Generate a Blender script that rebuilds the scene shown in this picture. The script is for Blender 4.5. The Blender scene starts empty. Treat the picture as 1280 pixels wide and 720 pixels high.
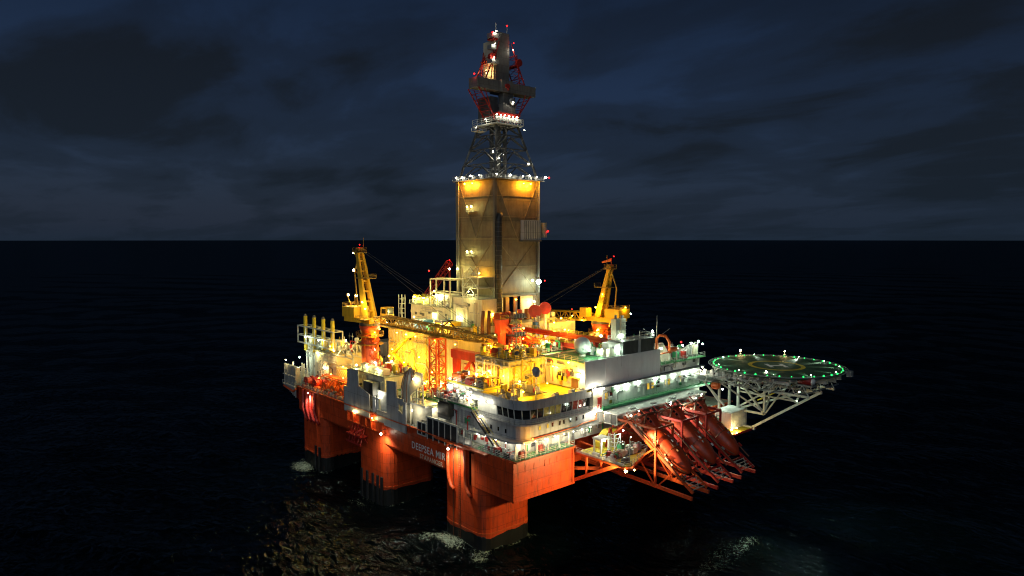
import bpy, math, random
from mathutils import Vector, Matrix, Quaternion
import numpy as np
S = bpy.context.scene
COL = S.collection
rnd = random.Random(7)
V = Vector
R = math.radians

# ------------------------------------------------------------------ camera
cam_d = bpy.data.cameras.new('camera'); cam_d.sensor_width = 36.0
cam_d.lens = 870/1280*36; cam_d.clip_start = 1; cam_d.clip_end = 90000
cam = bpy.data.objects.new('camera', cam_d); COL.objects.link(cam)
cam.location = (-95.7, -106.2, 70.0)
pit = math.atan(61/870)
fw = V((0.66664*math.cos(pit), 0.74533*math.cos(pit), -math.sin(pit)))
cam.rotation_euler = fw.to_track_quat('-Z', 'Y').to_euler()
S.camera = cam

# ------------------------------------------------------------------ world: night sky with clouds
W = bpy.data.worlds.new('World'); S.world = W; W.use_nodes = True
nt = W.node_tree; nt.nodes.clear()
def N(t, kind, **kw):
    n = t.nodes.new(kind)
    for k, v in kw.items():
        if k.startswith('i_'):
            n.inputs[k[2:].replace('_', ' ')].default_value = v
        else: setattr(n, k, v)
    return n
def ramp(t, stops, interp='LINEAR'):
    r = t.nodes.new('ShaderNodeValToRGB'); r.color_ramp.interpolation = interp
    e = r.color_ramp.elements
    while len(e) < len(stops): e.new(0.5)
    for el, (p, c) in zip(e, stops):
        el.position = p; el.color = (c[0], c[1], c[2], 1) if not isinstance(c, (int, float)) else (c, c, c, 1)
    return r
def mathn(t, op, a, b=None, c=None, clamp=False):
    m = t.nodes.new('ShaderNodeMath'); m.operation = op; m.use_clamp = clamp
    for i, x in enumerate((a, b, c)):
        if x is None: continue
        if isinstance(x, (int, float)): m.inputs[i].default_value = x
        else: t.links.new(x, m.inputs[i])
    return m.outputs[0]
def mixc(t, fac, a, b, mode='MIX'):
    m = t.nodes.new('ShaderNodeMix'); m.data_type = 'RGBA'; m.blend_type = mode
    for i, x in ((0, fac), (6, a), (7, b)):
        if isinstance(x, (int, float)): m.inputs[i].default_value = x
        elif isinstance(x, tuple): m.inputs[i].default_value = (*x, 1)
        else: t.links.new(x, m.inputs[i])
    return m.outputs[2]
tc = N(nt, 'ShaderNodeTexCoord')
sep = N(nt, 'ShaderNodeSeparateXYZ'); nt.links.new(tc.outputs['Generated'], sep.inputs[0])
zc = mathn(nt, 'MAXIMUM', sep.outputs[2], 0.0)
den = mathn(nt, 'ADD', zc, 0.16)
cx = mathn(nt, 'DIVIDE', sep.outputs[0], den); cy = mathn(nt, 'DIVIDE', sep.outputs[1], den)
comb = N(nt, 'ShaderNodeCombineXYZ'); nt.links.new(cx, comb.inputs[0]); nt.links.new(cy, comb.inputs[1])
mp = N(nt, 'ShaderNodeMapping'); nt.links.new(comb.outputs[0], mp.inputs[0])
mp.inputs['Location'].default_value = (3.3, 7.9, 0); mp.inputs['Rotation'].default_value = (0, 0, R(-42)); mp.inputs['Scale'].default_value = (1.0, 0.62, 1)
n1 = N(nt, 'ShaderNodeTexNoise', i_Scale=1.9, i_Detail=10.0, i_Roughness=0.56, i_Distortion=0.35)
nt.links.new(mp.outputs[0], n1.inputs['Vector'])
n2 = N(nt, 'ShaderNodeTexNoise', i_Scale=0.7, i_Detail=3.0, i_Roughness=0.5); nt.links.new(mp.outputs[0], n2.inputs['Vector'])
nz = mathn(nt, 'ADD', mathn(nt, 'MULTIPLY', n1.outputs[0], 0.65), mathn(nt, 'MULTIPLY', n2.outputs[0], 0.35))
def bank(d, wx, wz, amp):      # a bank of cloud in one part of the sky
    d = V(d).normalized(); side = V((d.y, -d.x, 0)).normalized()
    dx = N(nt, 'ShaderNodeVectorMath', operation='DOT_PRODUCT'); nt.links.new(tc.outputs['Generated'], dx.inputs[0]); dx.inputs[1].default_value = side
    a = mathn(nt, 'DIVIDE', dx.outputs['Value'], wx); b = mathn(nt, 'DIVIDE', mathn(nt, 'SUBTRACT', sep.outputs[2], d.z), wz)
    q = mathn(nt, 'ADD', mathn(nt, 'MULTIPLY', a, a), mathn(nt, 'MULTIPLY', b, b))
    return mathn(nt, 'MULTIPLY', mathn(nt, 'MAXIMUM', mathn(nt, 'SUBTRACT', 1.0, q), 0.0), amp)
def skydir(px, py):
    a = (px-640)/870; b = -(py-360)/870
    up = V((0.66664*math.sin(pit), 0.74533*math.sin(pit), math.cos(pit))); rt = V((0.74533, -0.66664, 0))
    return (fw + rt*a + up*b).normalized()
for px, py, wx, wz, am in ((200, 105, .23, .075, .15), (40, 150, .18, .07, .10), (1060, 120, .28, .12, .14), (1230, 220, .14, .11, .12), (860, 205, .14, .03, .10), (430, 225, .20, .022, .08), (620, 60, .12, .14, -.10), (560, 210, .08, .04, -.05), (960, 165, .05, .02, -.05), (150, 200, .2, .02, -.03)):
    nz = mathn(nt, 'ADD', nz, bank(skydir(px, py), wx, wz, am))
cm = ramp(nt, [(0.43, 0.0), (0.54, .5), (0.67, 1.0)], 'EASE'); nt.links.new(nz, cm.inputs[0])
sky = N(nt, 'ShaderNodeTexSky', sky_type='NISHITA', sun_disc=False)
sky.sun_elevation = R(-4.0); sky.sun_rotation = R(20); sky.altitude = 70
grad = ramp(nt, [(0.0, (.0125, .022, .038)), (0.07, (.0145, .0265, .050)), (0.2, (.0125, .0265, .062)), (0.34, (.007, .015, .036)), (.5, (.0015, .003, .008)), (1, (.001, .002, .004))])
nt.links.new(zc, grad.inputs[0])
clear = mixc(nt, 1.0, grad.outputs[0], mixc(nt, 1.0, sky.outputs[0], (.02, .02, .02), 'MULTIPLY'), 'ADD')
ccol = ramp(nt, [(0.0, (.009, .0150, .0235)), (0.1, (.0092, .014, .0215)), (0.25, (.0075, .0105, .0155)), (.45, (.0015, .002, .003)), (1, (.0008, .001, .0015))]); nt.links.new(zc, ccol.inputs[0])
skc = mixc(nt, mathn(nt, 'MULTIPLY', cm.outputs[0], 0.93), clear, ccol.outputs[0])
bg = N(nt, 'ShaderNodeBackground', i_Strength=1.0); nt.links.new(skc, bg.inputs[0])
wo = N(nt, 'ShaderNodeOutputWorld'); nt.links.new(bg.outputs[0], wo.inputs[0])

# faint twilight from the sun far below: one weak lamp
sd = bpy.data.lights.new('moonlight', 'SUN'); sd.energy = 0.46; sd.angle = R(50); sd.color = (.80, .91, 1)
so = bpy.data.objects.new('moonlight', sd); COL.objects.link(so)
so.rotation_euler = V((.74, .42, -.52)).to_track_quat('-Z', 'Y').to_euler()
S.view_settings.view_transform = 'Standard'; S.view_settings.look = 'None'
S.view_settings.exposure = 0.0; S.view_settings.gamma = 1
S.render.engine = 'CYCLES'
cy_ = S.cycles
cy_.use_denoising = True
try: cy_.denoiser = 'OPENIMAGEDENOISE'
except Exception: pass
cy_.use_light_tree = True; cy_.max_bounces = 5; cy_.diffuse_bounces = 3; cy_.glossy_bounces = 3; cy_.transmission_bounces = 3
S.cycles.pixel_filter_type = 'BLACKMAN_HARRIS'; cy_.filter_width = 1.15; cy_.sample_clamp_indirect = 5.0; cy_.caustics_reflective = False; cy_.caustics_refractive = False

# ------------------------------------------------------------------ materials
MATS = {}
def paint(name, col, rough=.5, var=.3, rust=0.0, metal=0.0, corr=None, emit=None, spec=.5, grime=.16):
    m = bpy.data.materials.new(name); m.use_nodes = True; t = m.node_tree
    b = t.nodes['Principled BSDF']
    tcn = N(t, 'ShaderNodeTexCoord'); geo = N(t, 'ShaderNodeNewGeometry')
    a = N(t, 'ShaderNodeTexNoise', i_Scale=.35, i_Detail=8.0, i_Roughness=.65); t.links.new(geo.outputs['Position'], a.inputs['Vector'])
    mpn = N(t, 'ShaderNodeMapping'); mpn.inputs['Scale'].default_value = (.9, .9, .12); t.links.new(geo.outputs['Position'], mpn.inputs[0])
    s = N(t, 'ShaderNodeTexNoise', i_Scale=1.0, i_Detail=6.0, i_Roughness=.6); t.links.new(mpn.outputs[0], s.inputs['Vector'])
    r1 = ramp(t, [(.3, 1-var), (.7, 1+var*.5)]); t.links.new(a.outputs[0], r1.inputs[0])
    c = mixc(t, 1.0, (*col,), r1.outputs[0], 'MULTIPLY')
    r2 = ramp(t, [(.36, 1-grime), (.56, 1.0)]); t.links.new(s.outputs[0], r2.inputs[0])
    c = mixc(t, 1.0, c, r2.outputs[0], 'MULTIPLY')
    if rust > 0:
        st = N(t, 'ShaderNodeTexNoise', i_Scale=1.7, i_Detail=7.0, i_Roughness=.7)
        mp2 = N(t, 'ShaderNodeMapping'); mp2.inputs['Scale'].default_value = (.8, .8, .12); mp2.inputs['Location'].default_value = (5, 3, 9)
        t.links.new(geo.outputs['Position'], mp2.inputs[0]); t.links.new(mp2.outputs[0], st.inputs['Vector'])
        r3 = ramp(t, [(.62-rust*.25, 0.0), (.78-rust*.25, .75)]); t.links.new(st.outputs[0], r3.inputs[0])
        c = mixc(t, r3.outputs[0], c, (.09, .035, .015))
    t.links.new(c, b.inputs['Base Color'])
    rr = ramp(t, [(.3, min(1, rough+.15)), (.7, max(.05, rough-.1))]); t.links.new(s.outputs[0], rr.inputs[0]); t.links.new(rr.outputs[0], b.inputs['Roughness'])
    b.inputs['Metallic'].default_value = metal; b.inputs['Specular IOR Level'].default_value = spec
    bump = N(t, 'ShaderNodeBump', i_Strength=.25, i_Distance=.05); t.links.new(a.outputs[0], bump.inputs['Height'])
    if corr:   # corrugation / plate seams
        wv = N(t, 'ShaderNodeTexWave', i_Scale=corr[1], i_Distortion=0.0); wv.bands_direction = corr[0]; wv.wave_profile = 'SIN'
        t.links.new(geo.outputs['Position'], wv.inputs['Vector'])
        b2 = N(t, 'ShaderNodeBump', i_Strength=corr[2], i_Distance=.15); t.links.new(wv.outputs[0], b2.inputs['Height']); t.links.new(bump.outputs[0], b2.inputs['Normal'])
        bump = b2
    t.links.new(bump.outputs[0], b.inputs['Normal'])
    MATS[name] = m
    return m
def plated(m, sx, sz, depth=.22):
    """welded steel plates: slightly different tone per plate, fine dark seams"""
    t = m.node_tree; b = t.nodes['Principled BSDF']
    geo = N(t, 'ShaderNodeNewGeometry'); sp = N(t, 'ShaderNodeSeparateXYZ'); t.links.new(geo.outputs['Position'], sp.inputs[0])
    h = mathn(t, 'ADD', sp.outputs[0], sp.outputs[1])
    cb = N(t, 'ShaderNodeCombineXYZ'); t.links.new(h, cb.inputs[0]); t.links.new(sp.outputs[2], cb.inputs[1])
    br = N(t, 'ShaderNodeTexBrick', i_Scale=1.0); br.inputs['Brick Width'].default_value = sx; br.inputs['Row Height'].default_value = sz
    br.inputs['Mortar Size'].default_value = .05; br.inputs['Color1'].default_value = (1, 1, 1, 1); br.inputs['Color2'].default_value = (1-depth, 1-depth, 1-depth*1.1, 1); br.inputs['Mortar'].default_value = (.5, .48, .48, 1)
    t.links.new(cb.outputs[0], br.inputs['Vector'])
    old = b.inputs['Base Color'].links[0].from_socket
    t.links.new(mixc(t, 1.0, old, br.outputs[0], 'MULTIPLY'), b.inputs['Base Color'])
    return m
HULL = plated(paint('hull_orange', (.70, .074, .014), .42, .25, .34), 5.5, 2.6)
HULL2 = paint('orange_steel', (.62, .09, .02), .42, .25, .2)
RED = paint('red_steel', (.42, .028, .02), .45, .3, .15)
BOOT = paint('boot_topping', (.005, .006, .005), .55, .5, .1)
GREY = plated(paint('grey_cladding', (.40, .41, .42), .5, .15, .12, grime=.25), 3.2, 9.0, .05)
SCREEN = paint('screen_grey', (.70, .71, .72), .5, .06, .06, grime=.06)
DGREY = paint('dark_grey_steel', (.085, .088, .092), .5, .3, .1)
CREAM = paint('cream_steel', (.62, .57, .43), .5, .2, .12)
CREAMC = paint('cream_corrugated_sodium_tint', (.60, .45, .17), .5, .2, .12, corr=('DIAGONAL', .55, .6))  # cream paint with the sodium lamps' yellow put into its colour
WHITE = paint('white_steel', (.74, .75, .72), .45, .15, .10)
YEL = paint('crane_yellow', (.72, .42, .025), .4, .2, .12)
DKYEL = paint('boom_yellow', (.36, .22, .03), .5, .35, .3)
GREEN = paint('green_deck', (.035, .22, .075), .6, .3, .08)
YDECK = paint('yellow_deck', (.62, .52, .03), .6, .25, .1)
DECK = paint('deck_steel', (.22, .24, .20), .7, .35, .25)
RAILM = paint('rail_steel', (.55, .56, .52), .5, .2, .1)
TOWER = plated(paint('derrick_cladding', (.185, .148, .09), .6, .4, .3), 6.0, 5.8, .10)
BRACE = paint('derrick_bracing', (.27, .22, .13), .5, .3, .15)
CROWN = plated(paint('crown_grey', (.20, .20, .195), .5, .25, .2), 1.9, 2.2, .12)
LATT = paint('derrick_steel', (.105, .105, .10), .5, .3, .15)
BLACK = paint('black_steel', (.022, .023, .025), .5, .4, 0)
BLUE = paint('blue_paint', (.05, .17, .33), .45, .25, .12)
NAVY = paint('navy_paint', (.035, .045, .09), .45, .3, .1)
ORANGE = paint('safety_orange', (.72, .13, .02), .38, .15, .04)
BOATC = paint('lifeboat_red_orange', (.50, .052, .012), .42, .35, .2)
BROWN = paint('rusty_brown', (.16, .06, .025), .6, .4, .3)
GALV = paint('galvanised', (.36, .37, .36), .4, .2, .12, metal=.4)
TRUSSM = paint('truss_white', (.60, .60, .54), .45, .2, .12)
HELI = paint('helideck_paint', (.034, .085, .046), .7, .25, 0, spec=.3)
MARKY = paint('yellow_marking', (.62, .48, .03), .6, .2, 0)
MARKW = paint('white_marking', (.78, .78, .75), .6, .12, 0)
GREENC = paint('green_paint', (.03, .30, .12), .45, .25, .08)
PINK = paint('pale_pink_panel', (.55, .34, .34), .5, .2, .1)
def glass(name, col, emit=None, strg=0):
    m = bpy.data.materials.new(name); m.use_nodes = True; t = m.node_tree; b = t.nodes['Principled BSDF']
    b.inputs['Base Color'].default_value = (*col, 1); b.inputs['Roughness'].default_value = .08
    if emit:
        g = N(t, 'ShaderNodeNewGeometry'); nn = N(t, 'ShaderNodeTexNoise', i_Scale=1.3, i_Detail=3.0); t.links.new(g.outputs['Position'], nn.inputs[0])
        rr = ramp(t, [(.35, tuple(c*.35 for c in emit)), (.65, emit)]); t.links.new(nn.outputs[0], rr.inputs[0])
        t.links.new(rr.outputs[0], b.inputs['Emission Color']); b.inputs['Emission Strength'].default_value = strg
    return m
PANE = glass('dark_glass', (.012, .014, .016))
PANEY = glass('lit_window', (.1, .08, .02), (1, .62, .06), .9)
PANED = glass('dim_window', (.04, .03, .01), (.75, .55, .12), .22)
PANER = glass('reddish_window', (.04, .01, .01), (.55, .08, .04), .3)
def emis(name, col, s):
    m = bpy.data.materials.new(name); m.use_nodes = True; t = m.node_tree; b = t.nodes['Principled BSDF']
    b.inputs['Base Color'].default_value = (*[c*.5 for c in col], 1)
    b.inputs['Emission Color'].default_value = (*col, 1); b.inputs['Emission Strength'].default_value = s
    return m
LC = dict(white=(1, .93, .70), cool=(.78, 1, .74), sodium=(1, .50, .03), warm=(1, .74, .30), red=(1, .012, .012), green=(.012, .85, .13), amber=(1, .36, .015), lime=(1, .90, .28))
LENS = {k: emis('lens_'+k, v, {'red': 4.5, 'green': 4.5}.get(k, 80)) for k, v in LC.items()}

# ------------------------------------------------------------------ mesh helper
def zc(z):
    """height of the derrick's open top: platform, beam and spine levels"""
    return z if z <= 87.5 else float(np.interp(z,(87.5,107.1,115.9,119.6,133.6,140),(87.5,103.4,113.4,116.3,130.4,136)))
class MB:
    def __init__(s): s.v = []; s.f = []
    def add(s, vs, fs):
        o = len(s.v); s.v += [(x[0], x[1], zc(x[2])) for x in vs]; s.f += [tuple(i+o for i in f) for f in fs]; return s
    def box(s, x0, x1, y0, y1, z0, z1):
        return s.add([(x0,y0,z0),(x1,y0,z0),(x1,y1,z0),(x0,y1,z0),(x0,y0,z1),(x1,y0,z1),(x1,y1,z1),(x0,y1,z1)],
                     [(0,3,2,1),(4,5,6,7),(0,1,5,4),(1,2,6,5),(2,3,7,6),(3,0,4,7)])
    def ring_pts(s, c, ax, r, n, ph=0):
        ax = V(ax).normalized(); a = ax.orthogonal().normalized(); b = ax.cross(a)
        if abs(ax.z) > .99: a, b = V((1,0,0)), V((0,1,0))*(1 if ax.z > 0 else -1)
        return [V(c)+a*r*math.cos(2*math.pi*i/n+ph)+b*r*math.sin(2*math.pi*i/n+ph) for i in range(n)]
    def cyl(s, p0, p1, r0, r1=None, n=8, caps=True):
        r1 = r0 if r1 is None else r1; d = V(p1)-V(p0)
        A = s.ring_pts(p0, d, r0, n); B = s.ring_pts(p1, d, r1, n)
        f = [(i, (i+1) % n, n+(i+1) % n, n+i) for i in range(n)]
        if caps: f += [tuple(range(n))[::-1], tuple(range(n, 2*n))]
        return s.add(A+B, f)
    def bar(s, p0, p1, w, h=None):
        """rectangular bar, h in the vertical-ish direction"""
        h = w if h is None else h; p0 = V(p0); p1 = V(p1); d = (p1-p0).normalized()
        up = V((0,0,1)) if abs(d.z) < .95 else V((0,1,0))
        a = d.cross(up).normalized()*w/2; b = a.normalized().cross(d)*h/2
        vs = [p+q for p in (p0, p1) for q in (-a-b, a-b, a+b, -a+b)]
        return s.add(vs, [(0,1,2,3),(7,6,5,4),(0,4,5,1),(1,5,6,2),(2,6,7,3),(3,7,4,0)])
    def tube(s, pts, r, n=8):
        pts = [V(p) for p in pts]; rings = []
        for i, p in enumerate(pts):
            d = (pts[min(i+1, len(pts)-1)]-pts[max(i-1, 0)]).normalized()
            if i == 0: a = d.orthogonal().normalized()
            else: a = (a-d*a.dot(d)).normalized()
            b = d.cross(a); rings.append([p+a*r*math.cos(2*math.pi*k/n)+b*r*math.sin(2*math.pi*k/n) for k in range(n)])
        vs = [q for rg in rings for q in rg]; f = []
        for i in range(len(pts)-1):
            for k in range(n): f.append((i*n+k, i*n+(k+1) % n, (i+1)*n+(k+1) % n, (i+1)*n+k))
        f += [tuple(range(n))[::-1], tuple(range((len(pts)-1)*n, len(pts)*n))]
        return s.add(vs, f)
    def prism(s, poly, z0, z1):      # poly in XY, CCW
        n = len(poly); vs = [(x, y, z0) for x, y in poly]+[(x, y, z1) for x, y in poly]
        return s.add(vs, [tuple(range(n))[::-1], tuple(range(n, 2*n))]+[(i, (i+1) % n, n+(i+1) % n, n+i) for i in range(n)])
    def prismx(s, poly, x0, x1):     # poly in YZ
        n = len(poly); vs = [(x0, y, z) for y, z in poly]+[(x1, y, z) for y, z in poly]
        return s.add(vs, [tuple(range(n))[::-1], tuple(range(n, 2*n))]+[(i, (i+1) % n, n+(i+1) % n, n+i) for i in range(n)])
    def prismy(s, poly, y0, y1):     # poly in XZ
        n = len(poly); vs = [(x, y0, z) for x, z in poly]+[(x, y1, z) for x, z in poly]
        return s.add(vs, [tuple(range(n))[::-1], tuple(range(n, 2*n))]+[(i, (i+1) % n, n+(i+1) % n, n+i) for i in range(n)])
    def ball(s, c, r, n=10, m=6, sc=(1,1,1), top=False):
        c = V(c); vs = []; f = []
        for j in range(m+1):
            th = math.pi*j/m*(.5 if top else 1)
            for i in range(n):
                ph = 2*math.pi*i/n
                vs.append((c.x+r*sc[0]*math.sin(th)*math.cos(ph), c.y+r*sc[1]*math.sin(th)*math.sin(ph), c.z+r*sc[2]*math.cos(th)))
        for j in range(m):
            for i in range(n): f.append((j*n+i, (j+1)*n+i, (j+1)*n+(i+1) % n, j*n+(i+1) % n))
        return s.add(vs, f)
    def disc(s, c, r0, r1, n=64, h=0.02, a0=0, a1=2*math.pi):   # flat ring
        vs = []; full = abs(a1-a0-2*math.pi) < 1e-4
        k = n if full else n+1
        for i in range(k):
            a = a0+(a1-a0)*i/n
            for r in (r0, r1): vs.append((c[0]+r*math.cos(a), c[1]+r*math.sin(a), c[2]+h))
        return s.add(vs, [(2*i, 2*i+1, 2*((i+1) % k)+1, 2*((i+1) % k)) for i in range(n)])
    def rail(s, pts, h=1.15, step=1.9, r=.045, rails=3):
        pts = [V(p) for p in pts]
        for a, b in zip(pts, pts[1:]):
            L = (b-a).length; k = max(1, int(L/step))
            for i in range(k+1):
                p = a+(b-a)*i/k; s.bar(p, p+V((0,0,h)), r*1.3)
            for j in range(rails): s.bar(a+V((0,0,h*(j+1)/rails)), b+V((0,0,h*(j+1)/rails)), r)
        return s
    def truss(s, p0, p1, w, h, n, rc=.14, rd=.08, w1=None, h1=None, tri=False):
        p0 = V(p0); p1 = V(p1); d = (p1-p0).normalized(); up = V((0,0,1)) if abs(d.z) < .9 else V((0,1,0))
        a = d.cross(up).normalized(); b = a.cross(d)
        w1 = w if w1 is None else w1; h1 = h if h1 is None else h1
        P = []
        for i in range(n+1):
            t = i/n; c = p0+(p1-p0)*t; ww = (w+(w1-w)*t)/2; hh = (h+(h1-h)*t)/2
            P.append([c-a*ww-b*hh, c+a*ww-b*hh, c+a*ww+b*hh, c-a*ww+b*hh])
        for k in range(4): s.cyl(P[0][k], P[n][k], rc, n=6)
        for i in range(n):
            for k in range(4):
                m = (k+1) % 4
                s.cyl(P[i][k], P[i+1][m], rd, n=4) if (i+k) % 2 else s.cyl(P[i][m], P[i+1][k], rd, n=4)
                s.cyl(P[i+1][k], P[i+1][m], rd, n=4)
        return s
    def ladder(s, p0, p1, w=.5, side=(0,1,0), cage=None):
        sd = V(side)*w/2; s.bar(V(p0)-sd, V(p1)-sd, .07); s.bar(V(p0)+sd, V(p1)+sd, .07)
        L = (V(p1)-V(p0)).length; k = int(L/.5)
        for i in range(k): p = V(p0)+(V(p1)-V(p0))*i/k; s.bar(p-sd, p+sd, .05)
        return s
    def build(s, name, mat, parent=None, smooth=False, shift=True, bevel=0):
        off = V((0,0,0))
        if parent is not None and shift:
            q = parent
            while q is not None: off += q.location; q = q.parent
        me = bpy.data.meshes.new(name)
        me.from_pydata([(x-off.x, y-off.y, z-off.z) for x, y, z in s.v], [], s.f)
        me.materials.append(mat)
        if smooth: me.polygons.foreach_set('use_smooth', [True]*len(me.polygons))
        me.update()
        o = bpy.data.objects.new(name, me); COL.objects.link(o)
        if parent is not None: o.parent = parent
        if bevel:
            bm_ = o.modifiers.new('bevel', 'BEVEL'); bm_.width = bevel; bm_.segments = 1; bm_.limit_method = 'ANGLE'
        return o
def T(name, label, cat, loc=(0,0,0), group=None):
    o = bpy.data.objects.new(name, None); COL.objects.link(o); o.location = loc; o.empty_display_size = .5
    o['label'] = label; o['category'] = cat
    if group: o['group'] = group
    return o
def tag(o, label, cat, group=None):
    o['label'] = label; o['category'] = cat
    if group: o['group'] = group
    return o
def one(name, mb, mat, label, cat, loc, group=None, smooth=False):
    """a thing that is one mesh, origin at loc"""
    e = bpy.data.objects.new('tmp', None); e.location = loc
    o = mb.build(name, mat, None, smooth)
    loc = (loc[0],loc[1],zc(loc[2]))
    o.data.transform(Matrix.Translation(-V(loc))); o.location = loc
    bpy.data.objects.remove(e)
    return tag(o, label, cat, group)
def copy_tree(o, parent=None):
    c = o.copy(); COL.objects.link(c); c.parent = parent
    for ch in list(o.children): copy_tree(ch, c)
    return c

# ------------------------------------------------------------------ lamps
HOUS = {}
def lamp(pos, label, color='white', power=900, aim=(0,0,-1), spot=None, r=.3, group=None, name='floodlight', soft=.25, blend=.5, cat='floodlight', light=True):
    r *= .78*rnd.choice((.7,.85,1,1,1.2)); pos = (pos[0],pos[1],zc(pos[2]))
    if light: power *= ((.85 if color in ('white','cool','lime') else 1.25) if not spot else 1.25)
    root = T(name, label, cat, pos, group)
    root.rotation_euler = V(aim).normalized().to_track_quat('-Z', 'Y').to_euler()
    key = round(r, 2)
    if key not in HOUS:
        a = MB().box(-r*.8, r*.8, -r*.8, r*.8, r*.35, r*.85); a.cyl((0,0,r*.85), (0,0,r*1.8), r*.2, n=6)
        h = a.build('housing', DGREY, root, shift=False)
        HOUS[key] = (h.data, {})
    else:
        h = bpy.data.objects.new('housing', HOUS[key][0]); COL.objects.link(h); h.parent = root
    d = HOUS[key][1]
    if color not in d:
        b = MB().ball((0,0,0), r, 8, 5).build('lens', LENS[color], root, True, False); d[color] = b.data
    else:
        b = bpy.data.objects.new('lens', d[color]); COL.objects.link(b); b.parent = root
    if light:
        l = bpy.data.lights.new('lamp_light', 'SPOT' if spot else 'POINT'); l.energy = power; l.color = LC[color]; l.shadow_soft_size = soft
        if spot: l.spot_size = R(spot); l.spot_blend = blend
        lo = bpy.data.objects.new('lamp_light', l); COL.objects.link(lo); lo.parent = root; lo.location = (0,0,-r-soft-.05)
    return root
def lamps(label, group, pts, **kw):
    for p in pts: lamp(p, label, group=group, **kw)
def beacon(pos, label, color='red', r=.34, group=None, power=60):
    return lamp(pos, label, color, power, (0,0,-1), None, r, group, 'warning_light', .1, cat='warning light')

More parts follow.
